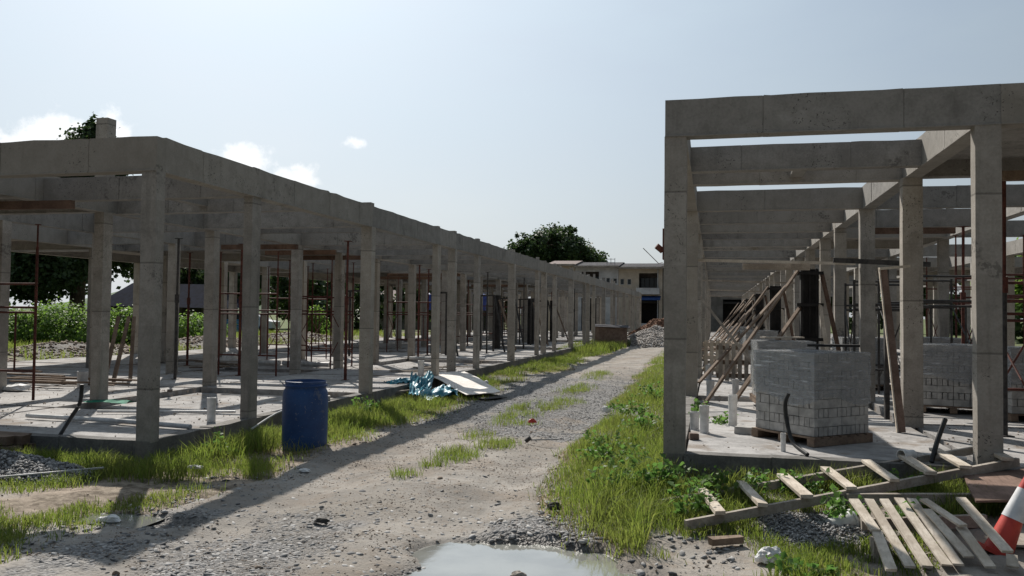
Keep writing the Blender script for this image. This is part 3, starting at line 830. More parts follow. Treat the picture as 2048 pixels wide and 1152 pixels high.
for (x0, x1, y, lb) in ((-9.9, -8.4, 9.55, 'at the left picture edge'), (-10.6, -8.8, 16.6, 'above the second road-side column'), (-10.5, -8.7, 18.3, 'between the two middle scaffolds'),
                        (-10.7, -8.8, 20.1, 'behind the third road-side column'), (-11.8, -9.0, 29.3, 'in the middle of left frame'), (-11.9, -9.1, 40.8, 'far along the left frame')):
    bearer(x0, x1, y, 3.06, 'red-brown timber bearer high on a scaffold ' + lb)
bearer(-12.6, -9.9, 30.6, 3.0, 'second red-brown bearer behind the middle one in left frame')
for k, (x, y) in enumerate(((-8.9, 27.5), (-8.2, 31.2), (-8.6, 36.3), (-8.3, 38.4), (-11.0, 25.4), (-8.4, 43.0))):
    T = thing('prop_frame', ORD[k] + ' dark timber A-frame standing inside the left frame', 'prop', (x, y, ZL), 0, 'dark timber A-frames in the left frame')
    link('upright', MB().bar((0, 0, 0), (0, 0, 2.15), .06, .06).mesh('upright', 'dark_steel'), T)
    link('upright', MB().bar((-.55, .1, 0), (-.55, .1, 2.1), .06, .06).mesh('upright', 'dark_steel'), T)
    link('strut', MB().bar((.55, -.4, 0), (.04, -.04, 2.1), .05, .05).mesh('strut', 'dark_steel'), T)
    link('cross_rail', MB().bar((-.62, .05, 2.12), (.05, -.05, 2.14), .04, .06).mesh('cross_rail', 'dark_steel'), T)
for k, (x, y) in enumerate(((-8.7, 33.6), (-8.6, 39.8), (-8.6, 45.5))):
    T = thing('column_formwork', ORD[k] + ' dark plywood column form inside the left frame', 'formwork', (x, y, ZL), 0, 'dark column forms in the left frame')
    for sx in (-1, 1):
        link('form_panel', MB().box((sx * .13, 0, 1.1), (.02, .28, 2.2)).mesh('form_panel', 'plywood_dark'), T)
        link('form_panel', MB().box((0, sx * .13, 1.1), (.236, .02, 2.2)).mesh('form_panel', 'plywood_dark'), T)
    tag(MB().bar((x + 1.1, y - 1.2, ZL), (x + .15, y - .2, ZL + 2.0), .06, .05).build('timber_prop', 'timber_brown', None, False, (x + 1.1, y - 1.2, ZL)), 'slanted timber prop at the ' + ORD[k] + ' column form of left frame', 'prop', 'slanted props in the left frame')
for k, (x, y, h) in enumerate(((-10.33, 16.96, 2.95), (-11.2, 18.9, 2.95), (-9.0, 25.0, 2.95), (-13.2, 16.2, 2.9))):
    steel_prop(ORD[k] + ' upright rust-red steel prop under the left frame beams', (x, y, ZL - .01), h, 'rust_steel', 'rust_steel')
PS = ('left of the nearest left scaffold', 'right of the nearest left scaffold', 'beside the third road-side column', 'near the long white pipe', 'behind the middle scaffold', 'in front of the middle scaffold',
      'near the red bearers', 'by the first dark A-frame', 'by the second dark A-frame', 'behind the dark column form', 'far along the left frame', 'far along near the brick bin', 'near the last scaffold', 'at the far end of left frame')
for k, (x, y) in enumerate(((-11.0, 15.6), (-7.6, 16.6), (-9.6, 23.2), (-13.4, 19.5), (-12.8, 27.0), (-9.6, 27.6), (-8.0, 29.5), (-9.9, 31.8), (-7.7, 34.2), (-10.8, 36.5), (-8.0, 40.6), (-9.4, 44.5), (-7.9, 48.5), (-10.5, 55.0))):
    steel_prop('thin ' + ('rust-red' if k % 2 else 'dark') + ' steel prop ' + PS[k], (x, y, ZL - .01), 2.96, 'rust_steel' if k % 2 else 'dark_steel', 'rust_steel' if k % 2 else 'dark_steel')
# leaning short timbers against the left column
for k, (x0, y0, x1, y1) in enumerate(((-11.98, 14.7, -12.25, 15.4), (-11.7, 14.6, -12.0, 15.4), (-11.5, 14.85, -11.95, 15.5))):
    tag(MB().bar((x0, y0, ZL), (x1, y1, 1.5), .07, .05, j=.004).build('leaning_timber', 'timber_brown', None, False, (x0, y0, ZL)), ('left', 'middle', 'right')[k] + ' one of three brown timbers leaning beside a left frame column', 'timber', 'three leaning timbers')
# right frame scaffolds
scaffold('dark steel scaffold between the two front inner columns at right', (3.35, 14.6, ZR), R(4), 1.15, 1.6, 1.95, 'dark_steel', 0, 'dark steel scaffolds in the right frame')
scaffold('dark steel scaffold farther back behind the second inner column', (2.75, 15.3, ZR), R(-3), 1.0, 1.5, 1.9, 'dark_steel', 0, 'dark steel scaffolds in the right frame')
scaffold('rust-red scaffold deep in the right frame near the second row', (5.2, 17.2, ZR), R(2), 1.2, 1.5, 2.1, 'rust_steel', .45, 'dark steel scaffolds in the right frame')
scaffold('rust-red scaffold farthest in the right frame', (6.1, 23.5, ZR), R(2), 1.2, 1.5, 2.1, 'rust_steel', .45, 'dark steel scaffolds in the right frame')
steel_prop('steel prop right of the front inner column, dark below and rust-red above', (3.14, 10.4, ZR - .01), 2.94, 'rust_steel', 'dark_steel')
steel_prop('steel prop behind the dark scaffold, thin against the soffit', (4.3, 16.4, ZR - .01), 2.94, 'rust_steel', 'rust_steel')
steel_prop('steel prop seen between the second and third inner columns', (3.0, 19.0, ZR - .01), 2.94, 'dark_steel', 'dark_steel')
T = scaffold('rust-red and black scaffold cut by the right picture edge', (3.75, 10.55, ZR), R(5), 1.0, 1.3, 1.75, 'rust_steel', .6, 'dark steel scaffolds in the right frame')
bearer(2.95, 4.6, 10.35, ZR + 2.88, 'timber bearer on the steel prop at the right picture edge', 'timber_brown')
bearer(2.7, 4.2, 16.45, ZR + 2.87, 'timber bearer under the soffit seen left of the front inner column', 'timber_red')
tag(MB().bar((3.7, 9.5, ZR), (3.3, 10.2, 2.1), .05, .06).build('timber_prop', 'timber_brown', None, False, (3.7, 9.5, ZR)), 'brown timber leaning beside the steel prop at right edge', 'prop')
tag(MB().bar((5.4, 15.2, ZR), (6.4, 15.9, 1.7), .05, .06).build('timber_prop', 'timber_pale', None, False, (5.4, 15.2, ZR)), 'pale timber leaning across the deep right scaffold', 'prop')

# ------------------------------------------------------------------ pipes, hoses and small things on the slabs
def pvc(label, p, h, r, mat='pvc_white', n=16):
    T = thing('pipe_stub', label, 'pipe', p, 0, 'upright pipe stubs')
    link('pipe_wall', MB().lathe([(r, -.02), (r, h), (r * .86, h), (r * .86, .0)], (0, 0, 0), n, False, True).mesh('pipe_wall', mat, True), T)
    link('pipe_socket', MB().lathe([(r * 1.0 + .002, h * .72), (r * 1.08, h * .74), (r * 1.08, h - .004), (r + .002, h - .003)], (0, 0, 0), n, False, False).mesh('pipe_socket', mat, True), T)
for lb, p, h, r, mt in (('tallest of the pair of grey-white pipe stubs by the right corner column', (-.10, 9.56, ZR), .30, .05, 'pvc_white'), ('shorter pipe stub leaning close to the right corner column', (-.21, 9.80, ZR), .2, .05, 'pvc_grey'),
                        ('white pipe stub left of the large brick pallet', (.22, 10.3, ZR), .36, .05, 'pvc_white'), ('small white pipe stub at the front edge of right slab', (.65, 8.5, ZR), .17, .024, 'pvc_white'),
                        ('pipe stub behind the corner column in the right frame', (-.05, 13.6, ZR), .28, .06, 'pvc_grey'), ('pipe stub next to slanted prop feet, second row', (.35, 14.4, ZR), .25, .055, 'pvc_grey'),
                        ('far pipe stub along the right porch', (-.1, 17.5, ZR), .3, .06, 'pvc_grey'), ('white pipe stub standing near the front corner of left slab', (-6.36, 9.8, ZL), .30, .055, 'pvc_white'),
                        ('small pipe stub behind the left corner column', (-7.0, 10.75, ZL), .16, .02, 'pvc_white'), ('grey pipe stub at the far left on the left slab', (-11.4, 13.4, ZL), .28, .09, 'pvc_grey'),
                        ('pipe stub beside the fourth road-side column', (-6.55, 18.4, ZL), .34, .07, 'pvc_white'), ('second pipe stub right beside the fourth road-side column', (-6.35, 18.75, ZL), .22, .07, 'pvc_grey')):
    pvc(lb, p, h, r, mt)
def lying(label, a, b, r, mat='pvc_white', cat='pipe', name='loose_pipe', n=12):
    tag(MB().tube([a, b], r, n).build(name, mat, None, True, a), label, cat, 'loose pipes and bars' if cat == 'pipe' else None)
lying('white pipe lying in front on the left slab, farthest left', (-8.75, 9.30, ZL + .03), (-7.3, 9.22, ZL + .03), .028)
lying('dark-ended white pipe lying behind the left corner column', (-7.28, 9.20, ZL + .032), (-6.12, 9.0, ZL + .032), .03, 'pvc_grey')
lying('thin white pipe lying across the left slab behind the corner column', (-8.3, 10.05, ZL + .022), (-6.5, 10.6, ZL + .022), .02)
lying('long thick white pipe lying on the slab deep in left frame', (-13.6, 20.6, ZL + .07), (-11.2, 20.35, ZL + .07), .065)
lying('thick grey pipe lying right of the long white one in left frame', (-11.1, 20.34, ZL + .07), (-9.65, 20.1, ZL + .07), .06, 'pvc_grey')
lying('pipe lying along the slab midway in left frame', (-9.1, 24.5, ZL + .05), (-6.8, 24.9, ZL + .05), .04, 'pvc_grey')
def hose(label, pts, r, name='hose', mat='black_rubber', cat='hose'):
    P = [Vector(p) for p in pts]; out = []
    for i in range(len(P) - 1):
        a, b, c, d = P[max(i - 1, 0)], P[i], P[i + 1], P[min(i + 2, len(P) - 1)]
        for k in range(6):
            t = k / 6; out.append(.5 * ((2 * b) + (c - a) * t + (2 * a - 5 * b + 4 * c - d) * t * t + (3 * b - a - 3 * c + d) * t ** 3))
    out.append(P[-1])
    return tag(MB().tube(out, r, 8).build(name, mat, None, True, tuple(pts[0])), label, cat)
hose('black hose sticking up at the front edge of left slab', [(-7.28, 8.22, ZL - .02), (-7.22, 8.32, ZL + .18), (-7.14, 8.36, ZL + .35), (-7.12, 8.36, ZL + .56)], .022)
hose('dark hose rising from the front edge of right slab by the brick pallet', [(.84, 8.2, ZR + .02), (.73, 8.42, ZR + .10), (.68, 8.5, ZR + .3), (.67, 8.5, ZR + .46), (.70, 8.5, ZR + .55)], .02)
hose('black rod leaning upright beside the white elbow pipe', [(1.88, 8.17, ZR + .01), (1.95, 8.25, ZR + .2), (2.03, 8.32, ZR + .38)], .022)
hose('grey hose bowed along the edge of left slab behind the drum', [(-5.9, 10.0, .1), (-5.86, 10.7, .26), (-5.9, 11.6, .22), (-6.0, 12.2, .24)], .014, mat='pvc_grey')
T = thing('elbow_pipe', 'big white pipe elbow lying on the front of right slab', 'pipe', (1.83, 8.35, ZR))
MB().lathe([(.048, 0), (.048, .09), (.056, .09), (.056, .14), (.048, .14), (.044, .0)], (1.74, 8.23, ZR + .057), 20, False, False, Matrix.Rotation(R(-55), 3, 'Z') @ Matrix.Rotation(R(90), 3, 'X')).build('pipe_body', 'pvc_white', T, True)
MB().tube([(1.84, 8.31, ZR + .05), (1.98, 8.34, ZR + .04), (2.2, 8.31, ZR + .028)], .022, 10).build('branch_pipe', 'pvc_white', T, True)
for lb, c, d, rz, mt in (('broken grey block lying beside the large brick pallet', (.42, 9.62, ZR + .04), (.36, .16, .08), -.25, 'brick_grey'), ('red brick piece beside the base of right corner column', (-.2, 9.02, ZR + .03), (.09, .1, .06), .3, 'brick_red'),
                         ('concrete block offcut on the slab edge near the third road-side column', (-6.15, 12.6, ZL + .04), (.22, .1, .07), .5, 'brick_grey'), ('small dark stone lump on the left slab', (-9.2, 12.9, ZL + .03), (.07, .06, .05), .2, 'wall_dark')):
    m = MB().box((0, 0, 0), d); m.v = [(x + rnd.uniform(-.01, .01), y + rnd.uniform(-.01, .01), z + rnd.uniform(-.008, .008) * (z > 0)) for x, y, z in m.v]
    o = link('block_piece', m.mesh('block_piece', mt), None, c); o.rotation_euler = (0, 0, rz); tag(o, lb, 'block')
# loose timber on the left slab
for k in range(16):
    x = -12.6 + rnd.uniform(-1.6, 1.6); y = 13.6 + rnd.uniform(-.8, .9); a = rnd.uniform(-.12, .2) + (math.pi if rnd.random() < .5 else 0)
    l = rnd.uniform(.5, 1.3)
    tag(MB().bar((x - math.cos(a) * l, y - math.sin(a) * l * .3, ZL + .02 + .012 * k), (x + math.cos(a) * l, y + math.sin(a) * l * .3, ZL + .03 + .012 * k), .06, .028).build('loose_timber', 'timber_brown'), 'brown timber length in the loose heap at far left on the left slab', 'timber', 'loose timbers heaped at far left')
for k in range(12):
    x = -12.3 + rnd.uniform(-.7, .7); y = 18.6 + rnd.uniform(-.4, .4); a = rnd.uniform(-.5, .5); l = rnd.uniform(.3, .7)
    tag(MB().bar((x - math.cos(a) * l, y - math.sin(a) * l, ZL + .02 + .014 * k), (x + math.cos(a) * l, y + math.sin(a) * l, ZL + .03 + .014 * k), .05, .025).build('loose_timber', 'timber_brown' if k % 2 else 'timber_grey'), 'timber piece in the small heap behind a middle column of left frame', 'timber', 'loose timbers heaped mid left')
for k in range(10):
    x = -6.9 + rnd.uniform(-.5, .5); y = 21.5 + rnd.uniform(-2.4, 1.5); a = rnd.uniform(-.7, .7); l = rnd.uniform(.2, .6)
    tag(MB().bar((x - math.cos(a) * l, y - math.sin(a) * l, ZL + .02), (x + math.cos(a) * l, y + math.sin(a) * l, ZL + .04), .06, .03).build('loose_timber', 'timber_grey'), 'timber scrap scattered on the slab edge near the fourth road-side column', 'timber', 'timber scraps at the slab edge')
# crumpled bags
def crumple(label, c, d, mat, cat, name='crumpled_bag', seed=0, sub=3):
    import bmesh
    bm = bmesh.new(); bmesh.ops.create_icosphere(bm, subdivisions=sub, radius=1)
    r_ = random.Random(seed)
    for v in bm.verts:
        k = 1 + .5 * (float(vnoise(v.co.x * 2.3 + seed, v.co.y * 2.3 + v.co.z * 1.7, seed)) - .5) + r_.uniform(-.07, .07)
        v.co = Vector((v.co.x * d[0] / 2 * k, v.co.y * d[1] / 2 * k, max(-.15, v.co.z) * d[2] * k))
    me = bpy.data.meshes.new(name); bm.to_mesh(me); bm.free(); me.materials.append(MATS[mat])
    return tag(link(name, me, None, c), label, cat)
crumple('white plastic bag lying at the far left on the left slab', (-11.9, 12.4, ZL + .02), (.5, .3, .09), 'white_bag', 'bag', seed=1)
crumple('white plastic bag beside the long white pipe in left frame', (-13.0, 20.9, ZL + .02), (.5, .3, .3), 'white_bag', 'bag', seed=2)
crumple('white scrap in the grass near the left corner column', (-5.1, 7.6, .06), (.17, .07, .03), 'white_bag', 'scrap', 'plastic_scrap', 3)
crumple('white crumpled bag in the small puddle left of the track', (-4.6, 5.74, .0), (.2, .10, .04), 'white_bag', 'bag', seed=4)
crumple('pale scrap at the edge of the beam shadow on the track', (-4.05, 7.9, .03), (.12, .07, .03), 'white_bag', 'scrap', 'plastic_scrap', 5)
crumple('white broken foam lump in the grass right of the puddle', (.37, 5.93, .03), (.17, .13, .08), 'white_bag', 'foam lump', 'foam_lump', 6, 4)
crumple('bright red scrap lying on the gravel track', (-2.62, 12.3, .05), (.13, .07, .05), 'red_plastic', 'scrap', 'plastic_scrap', 7)
crumple('white foam scrap at the right verge of the track', (-1.72, 13.9, .07), (.16, .1, .09), 'white_bag', 'scrap', 'plastic_scrap', 8)
crumple('white scrap on the grass beside the white board', (-4.9, 18.0, .12), (.14, .1, .06), 'white_bag', 'scrap', 'plastic_scrap', 9)
crumple('pale clod lying in the puddle', (-1.22, 5.36, zc + .05), (.11, .06, .03), 'timber_grey', 'clod', 'clod', 10)
crumple('dark brown clod on the foreground gravel', (-2.95, 6.05, .03), (.12, .06, .03), 'interior_dark', 'clod', 'clod', 12)
crumple('dark clod at the grass edge beside the puddle', (-1.28, 6.9, .05), (.13, .08, .05), 'interior_dark', 'clod', 'clod', 13)
T = thing('green_net', 'green net scrap at the foot of an inner left column', 'net', (-9.0, 11.2, ZL))
m = MB(); 
for j in range(7):
    for k in range(9): m.v.append((-9.35 + k * .09 + rnd.uniform(-.02, .02), 11.0 + j * .06 + rnd.uniform(-.02, .02), ZL + .012 + rnd.uniform(0, .03)))
for j in range(6):
    for k in range(8): a = j * 9 + k; m.f.append((a, a + 1, a + 10, a + 9))
m.build('net_cloth', 'green_net', T)
# bolt and metal rod on the track
T = thing('metal_rod', 'thin metal rod with a knob lying on the track by the right verge', 'rod', (-2.15, 10.6, .03))
MB().tube([(-2.28, 10.55, .05), (-1.93, 10.7, .05)], .009, 6).build('rod', 'grey_steel', T); MB().tube([(-2.33, 10.55, .03), (-2.27, 10.55, .08)], .028, 8).build('knob', 'dark_steel', T)

# ------------------------------------------------------------------ blue drum
dz = float(gheight(np.array([-4.8]), np.array([9.3]))[0])
T = thing('plastic_drum', 'open blue plastic drum standing in the grass beside the track', 'drum', (-4.78, 9.32, dz - .03))
h = .93
prof = [(.24, 0), (.262, .02), (.272, .06), (.275, .2), (.278, .45), (.277, .68), (.270, .78), (.255, .82), (.246, .835), (.246, .865), (.256, .87), (.258, .885), (.247, .89), (.247, .915), (.252, .93), (.243, .935), (.238, .92), (.238, .83), (.262, .76), (.268, .6), (.266, .05)]
prof = [(r_ * .97, z_ * .89) for r_, z_ in prof]
link('drum_body', MB().lathe(prof, (0, 0, 0), 40, True, True).mesh('drum_body', 'drum_plastic', True), T)
link('drum_ring', MB().lathe([(.249, .767), (.2605, .771), (.2605, .785), (.249, .789)], (0, 0, 0), 40, False, False).mesh('drum_ring', 'drum_plastic', True), T)

# ------------------------------------------------------------------ white board and teal sheeting beside the left frame
def sheet(label, corners, n, amp, mat, name, cat, thick=.006, seed=0, f=2.2):
    a, b, c, d = [np.array(p, float) for p in corners]; m = MB(); N1 = n + 1
    for lay in (0, 1):
        for j in range(N1):
            for k in range(N1):
                u, v = k / n, j / n
                p = (a * (1 - u) + b * u) * (1 - v) + (d * (1 - u) + c * u) * v
                z = (float(fbm(u * 3 + seed, v * 3, f, seed, 2 if amp > .2 else 4)) - .5) * amp
                m.v.append((p[0] + z * .3, p[1], p[2] + z - lay * thick))
    for j in range(n):
        for k in range(n):
            q = j * N1 + k; m.f.append((q, q + 1, q + 1 + N1, q + N1)); o = N1 * N1; m.f.append((o + q, o + q + N1, o + q + 1 + N1, o + q + 1))
    rim = list(range(N1)) + [j * N1 + n for j in range(1, N1)] + [n * N1 + k for k in range(n - 1, -1, -1)] + [j * N1 for j in range(n - 1, 0, -1)]
    for i in range(len(rim)): p, q = rim[i], rim[(i + 1) % len(rim)]; m.f.append((p, p + N1 * N1, q + N1 * N1, q))
    return tag(m.build(name, mat, None, True), label, cat)
sheet('white warped board lying half on the left slab edge and the grass', [(-6.35, 18.3, .27), (-5.75, 19.2, .29), (-4.05, 16.0, .14), (-4.55, 15.35, .12)], 14, .08, 'white_board', 'warped_board', 'board', .012, 3, .8)
sheet('dark underside board below the white warped board', [(-5.2, 16.2, .06), (-4.7, 16.7, .06), (-3.85, 15.75, .05), (-4.2, 15.3, .05)], 6, .03, 'plywood_dark', 'under_board', 'board', .012, 5, 1)
for k, (c4, lb) in enumerate((([(-6.65, 16.4, .24), (-6.15, 16.9, .27), (-5.95, 16.4, .26), (-6.3, 15.9, .24)], 'teal plastic sheet heaped on the slab edge'),
                              ([(-6.15, 16.6, .33), (-5.75, 17.0, .38), (-5.35, 15.6, .16), (-5.6, 15.1, .12)], 'teal plastic sheet hanging over the slab edge'),
                              ([(-5.5, 15.3, .14), (-5.1, 16.0, .2), (-4.6, 15.1, .16), (-5.1, 14.4, .12)], 'teal plastic sheet crumpled in the grass before the white board'))):
    sheet(lb, c4, 30, (.16, .30, .22)[k], 'teal_tarp', 'plastic_sheet', 'sheet', .003, 11 + k, 2.4)
tag(MB().bar((-6.05, 15.3, .12), (-5.3, 16.2, .16), .05, .03).build('plank', 'timber_grey'), 'grey plank among the teal sheeting at the slab edge', 'plank')

# ------------------------------------------------------------------ timber ladder, broken pallet, plywood, cone, bucket (front right)
A0, A1 = Vector((-.20, 6.44, .10)), Vector((2.52, 8.02, .44)); B0, B1 = Vector((-.42, 7.08, .10)), Vector((2.42, 8.60, .46))
T = thing('timber_ladder', 'long timber ladder lying from the grass up onto the right slab', 'ladder', (1.0, 7.4, 0))
for a, b in ((A0, A1), (B0, B1)): MB().bar(a, b, .035, .07, j=.003).build('rail', 'timber_grey', T)
for k in range(8):
    t = (.085, .20, .325, .455, .585, .70, .81, .95)[k]
    pa = A0.lerp(A1, t) + Vector((.02, -.05, .056)); pb = B0.lerp(B1, t + .035) + Vector((-.02, .05, .056))
    MB().bar(pa, pb, .085 + rnd.uniform(-.012, .012), .028, j=.003).build('rung', 'timber_pale', T)
T = thing('broken_pallet', 'broken pale wooden pallet with skewed slats lying at lower right', 'pallet', (1.4, 6.2, 0))
def zfix(p, z): s_ = (EYE - z) / (EYE - .2); return Vector((p[0] * s_, p[1] * s_, z))
SL = [((1.09, 7.23), (1.08, 6.23), .305, .21), ((1.08, 6.21), (1.0, 5.28), .20, .075), ((1.21, 7.25), (1.12, 5.37), .30, .07), ((1.33, 7.3), (1.22, 5.41), .30, .07), ((1.45, 7.36), (1.34, 5.47), .30, .07),
      ((1.55, 7.39), (1.41, 5.5), .305, .075), ((1.58, 7.02), (1.52, 5.7), .285, .10), ((1.64, 7.39), (1.71, 6.55), .325, .245), ((1.68, 6.5), (1.58, 5.5), .22, .08), ((1.95, 7.54), (1.79, 5.89), .33, .20), ((1.79, 5.81), (1.71, 5.54), .12, .075)]
for k, (a, b, za, zb_) in enumerate(SL):
    MB().bar(zfix(a, za), zfix(b, zb_), .066, .016, j=.003).build('slat', 'timber_pale', T)
for a, b, z1, z2 in (((1.03, 7.24), (2.1, 7.55), .225, .23), ((1.07, 6.4), (1.91, 6.76), .145, .155), ((.89, 5.43), (1.83, 5.80), -.0, .012)):
    MB().bar(zfix(a, z1), zfix(b, z2), .05, .085, j=.003).build('runner', 'timber_grey', T)
for a, w_ in (((1.12, 6.78), 'far left corner'), ((1.95, 7.05), 'far right corner'), ((1.1, 6.2), 'left side, middle')):
    tag(MB().box((a[0], a[1], .07), (.10, .14, .16)).build('timber_block', 'timber_grey'), 'timber block under the broken pallet at its ' + w_, 'block', 'timber blocks under the pallet')
sheet('reddish plywood sheet lying under the upper end of the ladder', [(1.90, 6.95, .30), (2.75, 7.2, .30), (3.1, 8.35, .41), (2.02, 7.72, .36)], 6, .02, 'plywood', 'plywood_sheet', 'plywood', .016, 21, .6)
sheet('grey board lying behind the traffic cone', [(2.0, 6.5, .1), (3.0, 6.7, .1), (3.1, 7.4, .13), (2.0, 7.25, .13)], 4, .02, 'timber_grey', 'grey_board', 'board', .016, 23, .6)
T = thing('traffic_cone', 'tilted red and white traffic cone beside the broken pallet', 'cone', (1.90, 6.48, .03))
M3 = Matrix.Rotation(R(24), 3, Vector((-.22, 1, 0)))
def cr(z): return .095 - .072 * z / .72
def cseg(name, z0, z1, mat, e=0): link(name, MB().lathe([(cr(z0) + e, z0), (cr(z1) + e, z1)], (0, 0, 0), 28, False, False, M3).mesh(name, mat, True), T)
cseg('cone_body', .03, .72, 'red_plastic'); cseg('white_band', .27, .49, 'white_reflective', .003); cseg('white_band', .60, .66, 'white_reflective', .003)
link('cone_tip', MB().lathe([(.025, .72), (.018, .735), (.0, .738)], (0, 0, 0), 20, False, False, M3).mesh('cone_tip', 'red_plastic', True), T)
m = MB().box((0, 0, .015), (.23, .23, .03)); m.v = [tuple(M3 @ Vector(p)) for p in m.v]; link('cone_base', m.mesh('cone_base', 'red_plastic'), T)
T = thing('bucket', 'white plastic bucket lying on its side in the weeds', 'bucket', (.95, 6.85, .09))
M3 = Matrix.Rotation(R(25), 3, 'Z') @ Matrix.Rotation(R(78), 3, 'Y')
link('bucket_wall', MB().lathe([(.0, -.10), (.062, -.10), (.075, .08), (.082, .082), (.082, .095), (.075, .095), (.06, -.088), (0, -.088)], (0, 0, 0), 24, False, False, M3).mesh('bucket_wall', 'pvc_white', True), T)
link('bucket_rim', MB().lathe([(.0825, .076), (.089, .080), (.089, .092), (.0825, .097)], (0, 0, 0), 24, False, False, M3).mesh('bucket_rim', 'pvc_white', True), T)
tag(MB().bar((-.02, 6.2, .05), (.2, 6.3, .06), .07, .05, j=.006).build('timber_offcut', 'timber_brown'), 'short brown timber offcut in the grass below the ladder', 'timber')
tag(MB().bar((2.35, 7.55, .20), (2.6, 8.3, .27), .09, .02).build('plank', 'timber_pale'), 'thin pale strip of wood on the plywood sheet', 'plank')

# ------------------------------------------------------------------ left foreground: timber stack, gravel heap, strip
T = thing('timber_stack', 'stack of old brown timbers at the foot of left slab, left edge', 'timber', (-7.9, 7.8, 0))
for k in range(6):
    MB().bar((-8.9, 7.85 + .13 * (k % 3), .08 + .11 * (k // 3)), (-7.45 - .1 * (k % 2), 7.8 + .12 * (k % 3), .08 + .11 * (k // 3)), .11, .1, j=.008).build('timber', 'timber_brown', T)
tag(MB().bar((-6.9, 6.25, .06), (-5.85, 7.2, .09), .03, .012, j=.002).build('metal_strip', 'pvc_grey'), 'long thin pale strip lying in front of the gravel heap', 'strip')

# ------------------------------------------------------------------ rocks: heaps and gravel
ICO_V = []; ph = (1 + 5 ** .5) / 2
for a in (-1, 1):
    for b in (-ph, ph): ICO_V += [(0, a, b), (a, b, 0), (b, 0, a)]
ICO_V = np.array(ICO_V) / math.hypot(1, ph)
def _icofaces():
    F = []
    for i in range(12):
        for j in range(i + 1, 12):
            for k in range(j + 1, 12):
                d = [np.linalg.norm(ICO_V[p] - ICO_V[q]) for p, q in ((i, j), (j, k), (i, k))]
                if max(d) < 1.2:
                    n = np.cross(ICO_V[j] - ICO_V[i], ICO_V[k] - ICO_V[i])
                    F.append((i, j, k) if n @ ICO_V[i] > 0 else (i, k, j))
    return np.array(F)
ICO_F = _icofaces()
OCT_V = np.array([(1, 0, 0), (-1, 0, 0), (0, 1, 0), (0, -1, 0), (0, 0, 1), (0, 0, -1)], float)
OCT_F = np.array([(0, 2, 4), (2, 1, 4), (1, 3, 4), (3, 0, 4), (2, 0, 5), (1, 2, 5), (3, 1, 5), (0, 3, 5)])
def stones(P, size, base='ico', flat=.55):
    BV, BF = (ICO_V, ICO_F) if base == 'ico' else (OCT_V, OCT_F)
    N = len(P); nb = len(BV)
    sc = size[:, None] * np.stack([rng.uniform(.7, 1.3, N), rng.uniform(.6, 1.1, N), rng.uniform(flat * .6, flat * 1.3, N)], -1)
    V = BV[None] * (1 + rng.uniform(-.25, .2, (N, nb, 1))) * sc[:, None]
    th = rng.uniform(0, 2 * math.pi, N); c, s_ = np.cos(th)[:, None], np.sin(th)[:, None]
    tl = rng.uniform(-.5, .5, N)[:, None]
    x, y, z = V[..., 0], V[..., 1], V[..., 2]
    z = z + x * tl
    V = np.stack([x * c - y * s_, x * s_ + y * c, z], -1) + P[:, None]
    F = BF[None] + (np.arange(N) * nb)[:, None, None]
    return V.reshape(-1, 3), F.reshape(-1, 3)
def place(x, y, dz=0): return np.stack([x, y, gheight(x, y) + dz], -1)
def heap(label, cx, cy, rx, ry, h, mat, n, smin, smax, name='gravel_heap', cat='heap', core='ground_soil', seed=0, base='oct'):
    n1 = 34; U, Vv = np.meshgrid(np.linspace(-1, 1, n1), np.linspace(-1, 1, n1))
    def hz_(u, v): r = np.sqrt(u * u + v * v); return h * np.clip(1 - r, 0, 1) ** .75 * (.65 + .7 * fbm(u, v, 2.2, seed + 90)) 
    X = cx + U * rx; Y = cy + Vv * ry; Z = gheight(X, Y) + hz_(U, Vv) - .03
    i = np.arange(n1 - 1)[:, None] * n1 + np.arange(n1 - 1)[None]
    T = thing(name, label, cat, (cx, cy, 0))
    me = mesh_np('heap_core', np.stack([X - cx, Y - cy, Z], -1).reshape(-1, 3), np.stack([i, i + 1, i + 1 + n1, i + n1], -1).reshape(-1, 4), None, core, True)
    if core == 'ground_soil': color_attr(me, np.tile([.5, 0, .5], (n1 * n1, 1)))
    link('heap_core', me, T)
    r_ = np.sqrt(rng.uniform(0, 1, n)) * .99; a = rng.uniform(0, 2 * math.pi, n); u = r_ * np.cos(a); v = r_ * np.sin(a)
    x = cx + u * rx; y = cy + v * ry; P = np.stack([x - cx, y - cy, gheight(x, y) + hz_(u, v) - .02], -1)
    Vs, Fs = stones(P, rng.uniform(smin, smax, n) ** 1, base, .7)
    tag(link('heap_stones', mesh_np('heap_stones', Vs, None, Fs, mat), T), kind='stuff')
    return T
heap('low heap of grey crushed stone at the left picture edge', -6.95, 7.05, 1.15, .55, .22, 'gravel_stone', 3800, .008, .03, seed=1)
heap('pale heap of sand and rubble at the far end of the track', -3.15, 47.2, 2.2, 2.6, 1.05, 'mound_stone', 5000, .02, .075, seed=2, core='concrete_floor')
heap('red-brown earth heap behind the pale rubble heap', -3.2, 52.0, 2.4, 1.6, 1.7, 'red_earth', 1500, .03, .09, 'earth_heap', seed=3, core='red_earth')
heap('grey gravel spread beneath the timber ladder', .75, 6.75, .55, .5, .07, 'gravel_stone', 1800, .006, .02, 'gravel_patch', 'gravel', seed=4)
